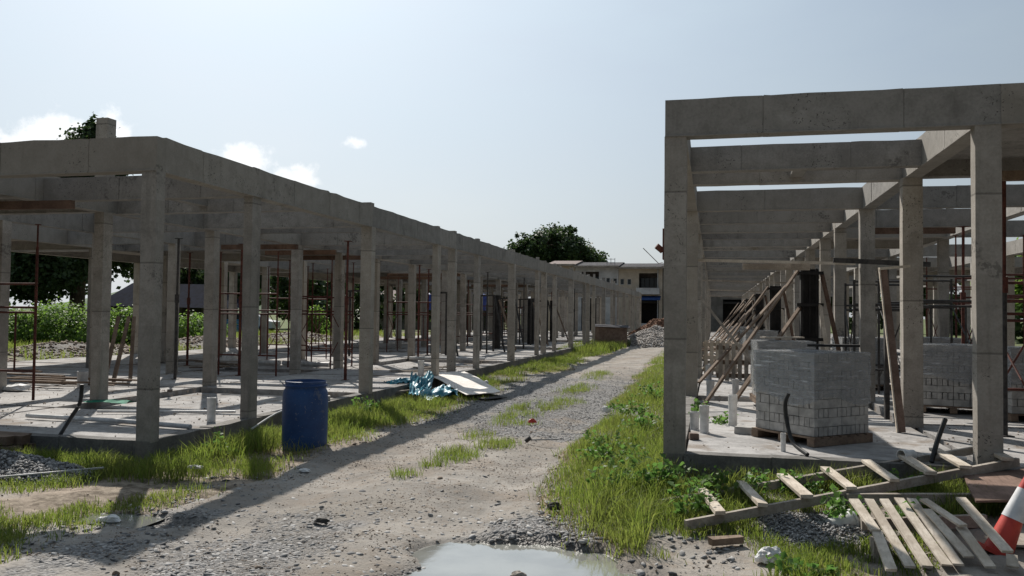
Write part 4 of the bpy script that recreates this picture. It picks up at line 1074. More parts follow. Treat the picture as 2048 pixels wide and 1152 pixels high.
for k, (x, y, rx, ry, h, lb) in enumerate(((-21.5, 18.5, 2.6, 3, .36, 'rubble heap behind the left frame, farthest left'), (-21.3, 25.0, 2.4, 3.2, .4, 'rubble heap behind the left frame, between two inner columns'), (-21.5, 32.5, 2.4, 3.6, .45, 'rubble heap behind the left frame near the blue hoarding'), (-21.4, 41.0, 2.4, 4, .45, 'farthest rubble heap behind the left frame'))):
    heap('brown ' + lb, x, y, rx, ry, h, 'rubble_stone', 1500, .015, .10, 'rubble_heap', seed=10 + k)
# loose gravel on the track
def scatter(n, x0, x1, y0, y1, fn):
    x = rng.uniform(x0, x1, n); y = rng.uniform(y0, y1, n); k = rng.uniform(0, 1, n) < fn(x, y); return x[k], y[k]
def gden(x, y): return masks(x, y)[:, 0]
x, y = scatter(26000, -4.9, .2, 4.6, 8.2, lambda x, y: np.clip(gden(x, y) * 1.0 + .10, 0, 1) * (puddle_main(x, y) < .25))
P = place(x, y, .004); sz = .005 + .030 * rng.uniform(0, 1, len(x)) ** 4
V1, F1 = stones(P, sz, 'ico', .38)
tag(link('loose_gravel', mesh_np('loose_gravel', V1, None, F1, 'gravel_stone')), 'loose grey crushed stone strewn over the foreground track', 'gravel', None, 'stuff')
x, y = scatter(34000, -4.6, -1.2, 8.2, 30, lambda x, y: (np.clip(gden(x, y) + .05, 0, 1) * (x > road_l(y) - .15) * (x < road_r(y) + .15)) * np.interp(y, [8, 14, 30], [1, .9, .35]))
P = place(x, y, .006); sz = .008 + .02 * rng.uniform(0, 1, len(x)) ** 2
V1, F1 = stones(P, sz, 'oct', .6)
tag(link('loose_gravel', mesh_np('loose_gravel', V1, None, F1, 'gravel_stone')), 'loose grey gravel covering the middle of the track', 'gravel', None, 'stuff')
x, y = scatter(46000, -4.6, -.8, 4.7, 14, lambda x, y: (x > road_l(y)) * (x < road_r(y) + .1) * (.25 + .75 * sstep(.4, .6, fbm(x, y, 1.6, 79))) * (puddle_main(x, y) < .2))
V1, F1 = stones(place(x, y, .008), .0028 + .010 * rng.uniform(0, 1, len(x)) ** 3, 'oct', .6)
tag(link('loose_grit', mesh_np('loose_grit', V1, None, F1, 'rubble_stone')), 'fine brown grit scattered over the sandy track', 'grit', None, 'stuff')
x, y = scatter(1500, -8, 3.5, 4.6, 16, lambda x, y: (fbm(x, y, .8, 77) > .5) * ((x < XL) * (y < 8) + (x > XL) > 0) * ((x > XR) * (y > 8) < 1))
V1, F1 = stones(place(x, y, .008), .006 + .03 * rng.uniform(0, 1, len(x)) ** 4, 'ico', .6)
tag(link('loose_stones', mesh_np('loose_stones', V1, None, F1, 'rubble_stone')), 'scattered brown and pale stones on the sandy ground', 'stones', None, 'stuff')

def crumbs(name, label, n, x0, x1, y0, y1, z, smax):
    x = rng.uniform(x0, x1, n); y = rng.uniform(y0, y1, n); k = fbm(x, y, .9, 177) > .46; x, y = x[k], y[k]
    V, F = stones(np.stack([x, y, np.full(len(x), z)], -1), .004 + smax * rng.uniform(0, 1, len(x)) ** 4, 'oct', .6)
    tag(link(name, mesh_np(name, V, None, F, 'rubble_stone')), label, 'debris', None, 'stuff')
crumbs('slab_debris', 'mortar crumbs and dirt strewn over the left slab', 5200, -12, -6.2, 8.3, 26, ZL - .006, .016)
crumbs('slab_debris', 'mortar crumbs and dirt strewn over the right slab', 3600, -.2, 4.6, 8.3, 22, ZR - .006, .015)
# ------------------------------------------------------------------ grass
def blades(P, h, w, lean=.35):
    N = len(P); th = rng.uniform(0, 2 * math.pi, N); ld = rng.uniform(0, 2 * math.pi, N); ln = rng.uniform(.05, lean, N) + .6 * rng.uniform(0, 1, N) ** 3
    dx, dy = np.cos(th) * w / 2, np.sin(th) * w / 2
    lx, ly = np.cos(ld) * ln * h, np.sin(ld) * ln * h
    b = P
    V = np.empty((N, 5, 3))
    V[:, 0] = b + np.stack([-dx, -dy, np.zeros(N) - .01], -1); V[:, 1] = b + np.stack([dx, dy, np.zeros(N) - .01], -1)
    m = b + np.stack([lx * .35, ly * .35, h * .58], -1)
    V[:, 2] = m + np.stack([dx * .8, dy * .8, np.zeros(N)], -1); V[:, 3] = m + np.stack([-dx * .8, -dy * .8, np.zeros(N)], -1)
    V[:, 4] = b + np.stack([lx, ly, h * (1 - .25 * ln)], -1)
    o = np.arange(N)[:, None] * 5
    return V.reshape(-1, 3), o + np.array([[0, 1, 2, 3]]), o + np.array([[3, 2, 4]])
def grass(name, label, x, y, hmul, w=.006, lean=.4, mat='grass_blade'):
    P = place(x, y)
    h = hmul * rng.uniform(.45, 1.15, len(x))
    V, Q, Tt = blades(P, h, w * rng.uniform(.7, 1.4, len(x)), lean)
    tag(link(name, mesh_np(name, V, Q, Tt, mat)), label, 'grass', None, 'stuff')
def lden(x, y):
    e = road_l(y); d = sstep(e + .1, e - .45, x) * (x < XL + .02 + 0 * x)
    d = d * (x > XL) if False else d
    c = fbm(x, y, 1.2, 101); c2 = fbm(x, y, .45, 102)
    return c, c2
# left verge beside the slab
def leftv(x, y):
    e = road_l(y); inside = (x > XL + .01) & (y > 8.0)
    c = fbm(x, y, 1.5, 101); far = sstep(46, 30, y)
    t = sstep(e + .05, e - .5, x)
    return inside * t * sstep(.27, .5, c + .08 * (y < 18)) * (.25 + .75 * sstep(.35, .6, fbm(x, y, 5, 104))) * far
x, y = scatter(150000, XL, -3.9, 8.0, 46, lambda x, y: leftv(x, y) * np.interp(y, [8, 12, 20, 46], [1, 1, .55, .35]))
hm = np.interp(x, [XL, -5.2, -4.3], [.14, .36, .13]) * (.15 + 1.5 * fbm(x, y, 1.7, 103) ** 1.3) * np.interp(y, [8, 14, 30], [1.05, .85, .8])
grass('verge_grass', 'tall yellow-green grass between the left slab and the track', x, y, hm, .0075, .75)
def frontl(x, y):
    e = road_l(y); c = fbm(x, y, 1.3, 111)
    return sstep(e + .15, e - .3, x) * sstep(.41, .62, c + .12 * sstep(6.4, 7.7, y) + .05 * (x > -5.2)) * (puddle_side(x, y) < .1) * (((x + 6.95) / 1.1) ** 2 + ((y - 7.05) / .5) ** 2 > .85)
x, y = scatter(60000, -8.5, -3.6, 4.4, 8.02, frontl)
hm = (.09 + .17 * sstep(6.4, 7.3, y) - .15 * sstep(7.35, 7.9, y)) * (.2 + 1.5 * fbm(x, y, 2.6, 113))
grass('front_grass', 'patchy grass in front of the left slab corner', x, y, hm, .006, .75)
# centre strip tufts
def ctr(x, y):
    s_ = 0
    for (cx, cy, rx, ry, w_) in ((-2.95, 7.9, .16, .18, 1), (-2.86, 8.5, .15, .25, .9), (-2.85, 9.3, .28, .4, 1), (-2.62, 10.2, .25, .55, 1), (-3.05, 10.9, .25, .4, .45), (-2.95, 14.6, .55, .6, 1), (-2.75, 15.4, .45, .5, .8), (-3.05, 13.2, .35, .6, .6), (-2.9, 12.4, .4, .5, .3), (-2.95, 18.5, .4, 1.2, .6), (-3.0, 22.5, .4, 1.5, .45), (-3.5, 7.1, .12, .12, .2)):
        s_ = np.maximum(s_, w_ * sstep(1.3, .4, np.hypot((x - cx) / rx, (y - cy) / ry)))
    return s_ * sstep(.35, .6, fbm(x, y, 4, 121))
x, y = scatter(60000, -3.7, -2.2, 7.4, 24, ctr)
grass('track_grass', 'short grass tufts along the middle of the track', x, y, .085 + .09 * fbm(x, y, 2.5, 123), .006, .7)
# right verge
def rightv(x, y):
    e = road_r(y); c = fbm(x, y, 1.4, 131)
    return sstep(e - .12, e + .25, x) * (x < XR - .01) * sstep(.34, .54, c + .08) * (.5 + .5 * sstep(.35, .6, fbm(x, y, 5, 134))) * sstep(44, 28, y)
x, y = scatter(130000, -2.4, XR, 5.9, 44, lambda x, y: rightv(x, y) * np.interp(y, [6, 10, 20, 44], [1, 1, .6, .4]))
hm = np.interp(x - road_r(y), [0, .4, 1.2], [.15, .30, .31]) * (.15 + 1.6 * fbm(x, y, 2.2, 133) ** 1.3) * np.interp(y, [6, 9, 20], [1.05, .9, .65])
grass('verge_grass', 'green and straw-coloured grass on the right verge before the corner column', x, y, hm, .006, .75)
def frontr(x, y):
    c = fbm(x, y, 1.6, 141)
    return sstep(.41, .62, c + .14 * sstep(6.6, 7.6, y) - .10 * sstep(6.2, 5.4, y)) * (y < 7.98) * (puddle_main(x, y) < -.3) * (((x - .75) / .5) ** 2 + ((y - 6.75) / .42) ** 2 > .8)
x, y = scatter(70000, -.95, 3.6, 4.8, 8.0, frontr)
hm = (.09 + .16 * sstep(6.3, 7.8, y)) * (.5 + fbm(x, y, 2.1, 143))
grass('front_grass', 'patchy grass and weeds in front of the right slab', x, y, hm, .0055, .6)
x, y = scatter(60000, XL, -3.9, 8.0, 26, lambda x, y: np.clip(leftv(x, y) * 1.2, 0, .8))
grass('dead_grass', 'dead straw matted under the left verge grass', x, y, np.full(len(x), .055), .006, 2.4, 'grass_dry')
x, y = scatter(46000, -2.4, XR, 5.9, 24, lambda x, y: np.clip(rightv(x, y) * 1.2, 0, .8))
grass('dead_grass', 'dead straw matted under the right verge grass', x, y, np.full(len(x), .06), .006, 2.4, 'grass_dry')
x, y = scatter(30000, -8.5, 3.6, 4.4, 8.0, lambda x, y: np.where(x < -3, frontl(x, y), np.where(x > -.9, frontr(x, y), 0)))
grass('dead_grass', 'dead straw scattered on the soil in front of both slabs', x, y, np.full(len(x), .05), .005, 2.4, 'grass_dry')
# behind the left frame
x, y = scatter(30000, -34, -19, 12, 60, lambda x, y: sstep(.45, .6, fbm(x, y, .35, 151)))
grass('meadow_grass', 'rough grass behind the left frame', x, y, .25 + .25 * fbm(x, y, .6, 152), .02)
x, y = scatter(9000, -6.6, -4.3, 36, 52, lambda x, y: sstep(.35, .5, fbm(x, y, .7, 153)))
grass('meadow_grass', 'grass round the brick bin at the far end of left frame', x, y, .3 + .3 * fbm(x, y, .6, 154), .014)

# ------------------------------------------------------------------ broad-leaved plants
def leaves(C, size, updir=None, droop=.6):
    N = len(C)
    if updir is None:
        v = rng.normal(size=(N, 3)); v[:, 2] = np.abs(v[:, 2]) + .3
    else: v = updir
    nrm = v / np.linalg.norm(v, axis=1)[:, None]
    t = np.cross(nrm, rng.normal(size=(N, 3))); t /= np.linalg.norm(t, axis=1)[:, None]; b = np.cross(nrm, t)
    s_ = size[:, None]; k = rng.uniform(.32, .5, N)[:, None]
    V = np.empty((N, 4, 3))
    V[:, 0] = C - t * s_ * .5; V[:, 1] = C + b * s_ * k + nrm * s_ * .10; V[:, 2] = C + t * s_ * .5 - nrm * s_ * .12; V[:, 3] = C - b * s_ * k + nrm * s_ * .10
    o = np.arange(N)[:, None] * 4
    return V.reshape(-1, 3), np.concatenate([o + np.array([[0, 1, 2]]), o + np.array([[0, 2, 3]])])
def weed(label, cx, cy, r, h, n, z=None, size=(.03, .075)):
    z0 = float(gheight(np.array([cx]), np.array([cy]))[0]) if z is None else z
    T = thing('leafy_weed', label, 'plant', (cx, cy, z0), 0, 'broad-leaved weeds')
    m = MB(); pts = []
    ns = max(4, int(n / 26))
    for k in range(ns):
        a = rnd.uniform(0, 6.28); rr = r * math.sqrt(rnd.random()); tx, ty, tz = math.cos(a) * rr, math.sin(a) * rr, h * rnd.uniform(.45, 1.05)
        q = [(tx * .25 * rnd.random(), ty * .25 * rnd.random(), 0), (tx * .55, ty * .55, tz * .6), (tx, ty, tz)]
        m.tube(q, [.004, .003, .002], 4); pts.append(q)
    link('stems', m.mesh('stems', 'weed_leaf'), T)
    i = rng.integers(0, ns, n); u = rng.uniform(.25, 1, n)
    A = np.array(pts)[i]; t = u[:, None]
    C = np.where(t < .6, A[:, 0] + (A[:, 1] - A[:, 0]) * t / .6, A[:, 1] + (A[:, 2] - A[:, 1]) * (t - .6) / .4) + rng.normal(0, .035, (n, 3))
    C[:, 2] = np.maximum(C[:, 2], .01)
    V, F = leaves(C, rng.uniform(size[0], size[1], n))
    tag(link('leaves', mesh_np('leaves', V, None, F, 'weed_leaf'), T), kind='stuff')
for k, (cx, cy, r, h, n, lb) in enumerate(((-.85, 7.55, .32, .30, 240, 'leafy weed left of the right slab corner'), (-.45, 7.5, .3, .32, 260, 'leafy weed against the right slab corner'), (-.05, 7.35, .3, .28, 220, 'leafy weed behind the lower end of the ladder'),
                                           (.35, 7.5, .26, .22, 150, 'leafy weed between ladder rails by the plinth'), (-.9, 8.6, .3, .26, 200, 'leafy weed on the verge beside the corner column'), (-1.15, 9.8, .35, .26, 220, 'bright leafy weed on the right verge beyond the corner column'),
                                           (-.95, 11.3, .35, .26, 200, 'leafy weed farther along the right verge'), (-1.2, 13.4, .45, .28, 220, 'leafy weed at the right verge halfway along'), (-1.1, 15.8, .5, .3, 220, 'far leafy weed on the right verge'),
                                           (.95, 7.0, .3, .22, 170, 'leafy weed round the white bucket'), (1.55, 7.75, .35, .25, 200, 'leafy weed under the middle of the ladder'), (2.75, 7.9, .35, .30, 220, 'leafy weed at the foot of the front inner column'),
                                           (-5.3, 8.5, .35, .3, 120, 'leafy weed in the grass by the left corner column'), (-5.5, 12.4, .4, .3, 150, 'leafy weed beyond the blue drum'), (.55, 5.6, .25, .12, 90, 'low weed near the white foam lump'), (-.2, 6.9, .28, .24, 160, 'weed at the very end of the ladder'), (.75, 7.55, .3, .22, 170, 'weed along the plinth behind the ladder middle'), (-.75, 8.05, .3, .26, 180, 'weed just left of the corner column base'), (1.35, 6.95, .25, .2, 130, 'weed behind the broken pallet'), (-1.15, 8.9, .3, .24, 150, 'weed at the track edge before the corner column'))):
    weed(lb, cx, cy, r, h, n)
weed('small green plant growing on the right slab between pipe stubs', .02, 10.6, .3, .16, 160, ZR - .06)
weed('green plant on the right slab behind the corner column', -.2, 11.3, .22, .2, 140, ZR - .06)

# ------------------------------------------------------------------ trees and bushes
def tree(label, base, H, crown, nleaf, lsize, trunk_r, name='tree', seed=0, group=None, mat='tree_leaf', hollow=.55):
    """crown: list of lobes (dx, dy, z, rx, ry, rz)"""
    r_ = random.Random(seed)
    T = thing(name, label, 'tree', base, 0, group)
    m = MB(); top = (0, 0, H * .55)
    pts = [(0, 0, -.2), (r_.uniform(-.2, .2), r_.uniform(-.2, .2), H * .25), (r_.uniform(-.3, .3), 0, H * .42), (0, 0, H * .62)]
    m.tube(pts, [trunk_r * 1.25, trunk_r, trunk_r * .8, trunk_r * .45], 9)
    for (dx, dy, z, rx, ry, rz_) in crown:
        a = Vector(pts[r_.choice((1, 2))]); b = Vector((dx, dy, z)); mid = a.lerp(b, .5) + Vector((0, 0, -.08 * H * r_.random()))
        m.tube([a, mid, b], [trunk_r * .5, trunk_r * .32, trunk_r * .12], 6)
        for q in range(5):
            e = b + Vector((r_.uniform(-1, 1) * rx, r_.uniform(-1, 1) * ry, r_.uniform(-.6, .9) * rz_)) * .8
            m.tube([mid.lerp(b, .6), b.lerp(e, .5), e], [trunk_r * .16, trunk_r * .1, trunk_r * .04], 5)
    link('trunk', m.mesh('trunk', 'bark', True), T)
    Cs = []; Ns = []; vol = np.array([c[3] * c[4] * c[5] for c in crown]) ** .67; cnt = (nleaf * vol / vol.sum()).astype(int)
    for (dx, dy, z, rx, ry, rz_), n in zip(crown, cnt):
        # leaf clumps over the lobe's surface and volume
        ncl = max(10, n // 45); d = rng.normal(size=(ncl, 3)); d /= np.linalg.norm(d, axis=1)[:, None]
        rad = rng.uniform(hollow, 1.05, ncl) ** .6
        cc = d * rad[:, None] * np.array([rx, ry, rz_]) + np.array([dx, dy, z])
        k = rng.integers(0, ncl, n); q = rng.normal(0, .13, (n, 3)) * (rx + ry + rz_) / 3
        q *= rng.uniform(.6, 1.5, ncl)[k][:, None]
        Cs.append(cc[k] + q); Ns.append(d[k] + rng.normal(0, .7, (n, 3)) + np.array([0, 0, .5]))
    C = np.concatenate(Cs); Nn = np.concatenate(Ns)
    V, F = leaves(C, rng.uniform(lsize * .6, lsize * 1.3, len(C)), Nn)
    tag(link('crown', mesh_np('crown', V, None, F, mat), T), kind='stuff')
    return T
def lobes(n, rx, ry, z0, z1, r0, r1, seed):
    r_ = random.Random(seed); out = []
    for k in range(n):
        a = r_.uniform(0, 6.28); q = math.sqrt(r_.random()); t = r_.random(); z = z0 + (z1 - z0) * t
        s_ = 1 - .55 * t ** 2; rr = r_.uniform(r0, r1)
        out.append((math.cos(a) * q * rx * s_, math.sin(a) * q * ry * s_, z, rr, rr, rr * .8))
    return out
tree('big dark round-crowned tree rising behind the terrace houses', (-21.8, 115, 0), 13, lobes(26, 5.6, 4.5, 7.6, 12.4, 1.5, 2.5, 3) + [(0, 0, 9.5, 4, 3.5, 3), (-3.5, 0, 9, 2.6, 2.4, 2.2), (3.6, 0, 8.8, 2.5, 2.4, 2.2)], 46000, .40, .6, 'broad_tree', 3)
tree('tall dark tree behind the left frame, its top above the roof beams', (-37.2, 43, 0), 13, lobes(22, 5.0, 4.5, 3.6, 10.2, 1.2, 2.1, 5) + [(1.0, 0, 12.0, 1.1, 1.1, .9), (.8, 0, 11.4, 1.6, 1.6, 1.2), (1.6, .2, 10.4, 1.6, 1.6, 1.2), (.2, .3, 10.4, 2, 2, 1.4)], 50000, .26, .4, 'dark_tree', 5, 'dark trees behind the left frame', hollow=.3)
tree('dark spreading tree at far left behind the frame', (-46, 42, 0), 11.5, lobes(20, 6.0, 5, 3.2, 10.4, 1.2, 2.2, 6), 26000, .28, .4, 'dark_tree', 6, 'dark trees behind the left frame', hollow=.3)
tree('dark tree behind the blue-roofed shed', (-43, 66, 0), 9, lobes(16, 5, 4, 3.5, 7.6, 1.2, 2, 8), 11000, .42, .35, 'dark_tree', 8, 'dark trees behind the left frame')
tree('mid green tree right of the shed seen between columns', (-32, 70, 0), 7.5, lobes(14, 4, 3, 2.2, 6.2, 1.1, 1.8, 9), 9000, .4, .3, 'green_tree', 9)
tree('green tree beyond the left frame near the blue hoarding', (-38.5, 75, 0), 7.5, lobes(12, 4, 3, 2, 6, 1.1, 1.7, 10), 8000, .4, .3, 'green_tree', 10)
tree('far tree seen through the middle of left frame', (-36, 95, 0), 9, lobes(14, 6, 4, 2.5, 7.5, 1.5, 2.4, 12), 7000, .6, .35, 'green_tree', 12)
tree('far tree line left of the terrace houses', (-30, 108, 0), 8, lobes(14, 7, 4, 2.5, 6.5, 1.5, 2.4, 14), 7000, .6, .35, 'green_tree', 14)
for k, (x, y, h_) in enumerate(((-27, 52, 6.0), (-29, 62, 6.5), (-26, 70, 6.5), (-23, 78, 6.0))):
    tree(ORD[k] + ' low dark tree in the row behind the left frame', (x, y, 0), h_, lobes(12, 3.4, 2.6, .9, h_ * .8, 1.0, 1.6, 60 + k), 6500, .34, .22, 'low_tree', 60 + k, 'low trees behind the left frame')
tree('green tree beyond the right frame at the picture edge', (20, 48, 0), 8.5, lobes(14, 4, 3.5, 2.4, 7.2, 1.1, 1.9, 15), 9000, .4, .3, 'green_tree', 15, mat='bush_leaf')
for k, (x, y, h_) in enumerate(((24, 60, 7.5), (30, 66, 9), (33, 84, 8), (22, 96, 8), (14, 100, 7), (38, 100, 9))):
    tree(ORD[k] + ' tree in the tree line far behind the right frame', (x, y, 0), h_, lobes(12, 5, 3.5, 1.2, h_ * .82, 1.4, 2.2, 40 + k), 6000, .5, .3, 'far_tree', 40 + k, 'tree line behind the right frame')
tree('tree behind the right frame, seen under its soffit', (27, 75, 0), 10, lobes(14, 6, 4, 3, 8.5, 1.5, 2.4, 16), 8000, .6, .35, 'green_tree', 16, mat='bush_leaf')
def bush(label, base, rx, ry, rz_, n, lsize=.12, seed=0):
    T = thing('bush', label, 'bush', base, 0, 'bushes behind the left frame')
    r_ = random.Random(seed); m = MB()
    for k in range(7): m.tube([(r_.uniform(-.3, .3) * rx, r_.uniform(-.3, .3) * ry, -.1), (r_.uniform(-.6, .6) * rx, r_.uniform(-.6, .6) * ry, rz_ * .9)], [.04, .015], 5)
    link('stems', m.mesh('stems', 'bark'), T)
    d = rng.normal(size=(n // 30, 3)); d[:, 2] = np.abs(d[:, 2]); d /= np.linalg.norm(d, axis=1)[:, None]
    cc = d * (rng.uniform(.55, 1.08, len(d)) ** .7)[:, None] * np.array([rx, ry, rz_])
    k = rng.integers(0, len(d), n); C = cc[k] + rng.normal(0, .17, (n, 3)); C[:, 2] = np.maximum(C[:, 2], .02)
    V, F = leaves(C, rng.uniform(lsize * .6, lsize * 1.4, n), d[k] + rng.normal(0, .6, (n, 3)) + np.array([0, 0, .4]))
    tag(link('foliage', mesh_np('foliage', V, None, F, 'bush_leaf'), T), kind='stuff')
for k, (x, y, rx, ry, rz_, n, lb) in enumerate(((-30.5, 30, 2.6, 1.6, 2.0, 7000, 'bright green bush at far left behind the frame'), (-27.3, 31, 2.4, 1.6, 2.1, 7000, 'bright green bush between the two left inner columns'), (-25.0, 32, 1.6, 1.4, 1.75, 4500, 'bush beside the inner left column, yellow-green'),
                                                (-24.5, 36, 1.6, 1.4, 1.5, 3600, 'bush left of the left corner column'), (-31.5, 47, 2.2, 1.6, 1.3, 3600, 'low bush in front of the blue-roofed shed'), (-29.6, 43, 1.2, 1.0, 1.0, 2400, 'small bush right of the left corner column'),
                                                (-33.5, 33, 2.6, 1.8, 1.9, 5500, 'bush at the left picture edge behind the frame'), (-23.5, 47, .8, .8, 2.0, 2200, 'tall bright green shrub seen through the middle scaffold'))):
    bush(lb, (x, y, float(gheight(np.array([x]), np.array([y]))[0])), rx, ry, rz_ * .84, n, .13, k)

# ------------------------------------------------------------------ shed, hoarding, car behind the left frame
T = thing('shed', 'dark shed with blue-black sheet roof behind the left frame', 'shed', (-42.3, 59, 0))
MB().box((-42.3, 59.5, 1.0), (9.2, 4, 2.0)).build('wall', 'wall_dark', T)
MB().add([(-47.6, 56.9, 1.95), (-36.8, 56.9, 1.85), (-39.2, 60, 3.75), (-46.5, 60, 3.85), (-47.6, 62.6, 2.0), (-36.8, 62.6, 1.9)], [(0, 1, 2, 3), (3, 2, 5, 4), (0, 3, 4), (1, 5, 2), (0, 4, 5, 1)]).build('roof', 'roof_blue', T)
for k in range(3): MB().box((-46 + k * 3.4, 57.47, 1.0), (1.6, .06, 1.9)).build('door', 'interior_dark', T)
MB().box((-44.4, 56.6, 1.55), (8.5, .05, .16)).build('fascia', 'grey_steel', T)
T = thing('hoarding', 'bright blue ribbed sheet hoarding seen between left frame columns', 'hoarding', (-35.2, 57, 0))
for k in range(5):
    MB().box((-35.15, 57 + .0, .08 + .19 * k + .09), (2.1, .03 + .015 * (k % 2), .178)).build('panel', 'blue_sheet', T)
for x in (-36.1, -34.2): MB().box((x, 57.06, .52), (.06, .06, 1.05)).build('post', 'grey_steel', T)
T = thing('parked_car', 'white parked car half hidden behind the blue hoarding', 'car', (-35.4, 59.6, 0), R(8))
body = [(-2.1, .35), (-2.1, .8), (-1.5, .95), (-.75, 1.45), (.75, 1.5), (1.35, 1.0), (2.1, .85), (2.1, .35)]
m = MB(); n = len(body)
for yy in (-.85, .85):
    for (x, z) in body: m.v.append((x, yy * (.88 if z > 1.2 else 1), z))
m.f = [tuple(range(n))[::-1], tuple(range(n, 2 * n))] + [(i, (i + 1) % n, n + (i + 1) % n, n + i) for i in range(n)]
link('body', m.mesh('body', 'car_white'), T)
for (x0, x1) in ((-.95, -.1), (0, .85)): link('window', MB().add([(x0 - .12, -.86, 1.0), (x1 + .2, -.86, 1.0), (x1, -.79, 1.4), (x0 + .2, -.79, 1.4)], [(0, 1, 2, 3)]).mesh('window', 'window_glass'), T)
for x in (-1.35, 1.35):
    for yy in (-.8, .8): link('wheel', MB().tube([(x, yy - .1, .32), (x, yy + .1, .32)], .32, 18).mesh('wheel', 'black_rubber', True), T)
for k, (x, y, z, lb) in enumerate(((-21.2, 61.5, 0, 'blue bin far off, left of two seen through the frame'), (-17.2, 61.5, 0, 'blue bin far off, right of two seen through the frame'))):
    T = thing('water_tank', 'deep ' + lb, 'tank', (x, y, z), 0, 'blue tanks on stands')
    for sx in (-1, 1):
        for sy in (-1, 1): link('stand_leg', MB().box((sx * .35, sy * .35, .95), (.07, .07, 1.9)).mesh('stand_leg', 'dark_steel'), T)
    link('tank_body', MB().lathe([(.42, 1.9), (.45, 2.0), (.45, 3.0), (.4, 3.1), (.1, 3.2)], (0, 0, 0), 20).mesh('tank_body', 'blue_bin', True), T)

# ------------------------------------------------------------------ brick bin with sheet cover
T = thing('brick_bin', 'small brick-walled bin with a dark sheet cover beside the far track', 'bin', (-5.4, 45.4, 0), R(8))
for k, (c_, d_) in enumerate((((0, -.75, .5), (1.7, .14, 1.05)), ((0, .75, .5), (1.7, .14, 1.05)), ((-.78, 0, .5), (.14, 1.36, 1.05)), ((.78, 0, .5), (.14, 1.36, 1.05)))): link('bin_wall', MB().box(c_, d_).mesh('bin_wall', 'brick_red'), T)
link('cover_sheet', MB().add([(-1.0, -.95, 1.06), (1.0, -.95, 1.0), (1.0, .95, 1.1), (-1.0, .95, 1.16), (-1.0, -.95, 1.03), (1.0, -.95, .97), (1.0, .95, 1.07), (-1.0, .95, 1.13)], [(0, 1, 2, 3), (7, 6, 5, 4), (0, 4, 5, 1), (1, 5, 6, 2), (2, 6, 7, 3), (3, 7, 4, 0)]).mesh('cover_sheet', 'roof_dark'), T)
T = thing('stacked_pallet', 'upright brown wooden pallet with vertical slats standing in the right porch', 'pallet', (.45, 17.4, ZR), R(6), None)
for k in range(6): link('slat', MB().box((-.32 + k * .125, 0, .37), (.08, .02, .74)).mesh('slat', 'timber_grey'), T)
for z in (.1, .37, .66): link('runner', MB().box((0, .055, z), (.78, .08, .09)).mesh('runner', 'timber_brown'), T)
T = thing('stacked_pallet', 'second upright pallet right behind the first in the right porch', 'pallet', (.15, 19.2, ZR), R(-4), None)
for k in range(6): link('slat', MB().box((-.32 + k * .125, 0, .37), (.08, .02, .74)).mesh('slat', 'timber_pale'), T)
for z in (.1, .37, .66): link('runner', MB().box((0, .055, z), (.78, .08, .09)).mesh('runner', 'timber_pale'), T)
for k in range(18):
    x = rnd.uniform(-.2, 1.0); y = rnd.uniform(20.5, 31); a = rnd.uniform(0, 3.1); l = rnd.uniform(.2, .7); z = ZR + .03 + rnd.uniform(0, .5) * (k % 2)
    tag(MB().bar((x - math.cos(a) * l, y - math.sin(a) * l, z), (x + math.cos(a) * l, y + math.sin(a) * l, z + rnd.uniform(-.02, .15)), .08, .03).build('scrap_board', ('timber_pale', 'timber_grey', 'timber_brown')[k % 3]), 'scrap board in the jumbled heap deep in the right porch', 'board', 'scrap boards in the porch')

# ------------------------------------------------------------------ terrace houses
def facade(x0, x1, z0, z1, y, holes, th=.18):
    xsx = sorted({x0, x1, *[h[0] for h in holes], *[h[1] for h in holes]}); zsz = sorted({z0, z1, *[h[2] for h in holes], *[h[3] for h in holes]}); m = MB()
    for i in range(len(xsx) - 1):
        j = 0
        for j in range(len(zsz) - 1):
            cx, cz = (xsx[i] + xsx[i + 1]) / 2, (zsz[j] + zsz[j + 1]) / 2
            if any(h[0] < cx < h[1] and h[2] < cz < h[3] for h in holes): continue
            a, b, c, d = xsx[i], xsx[i + 1], zsz[j], zsz[j + 1]
            q = len(m.v); m.v += [(a, y, c), (b, y, c), (b, y, d), (a, y, d)]; m.f.append((q, q + 1, q + 2, q + 3))
    for (a, b, c, d) in holes:
        q = len(m.v); m.v += [(a, y, c), (b, y, c), (b, y, d), (a, y, d), (a, y + th, c), (b, y + th, c), (b, y + th, d), (a, y + th, d)]
        m.f += [(q, q + 4, q + 5, q + 1), (q + 1, q + 5, q + 6, q + 2), (q + 2, q + 6, q + 7, q + 3), (q + 3, q + 7, q + 4, q)]
    return m
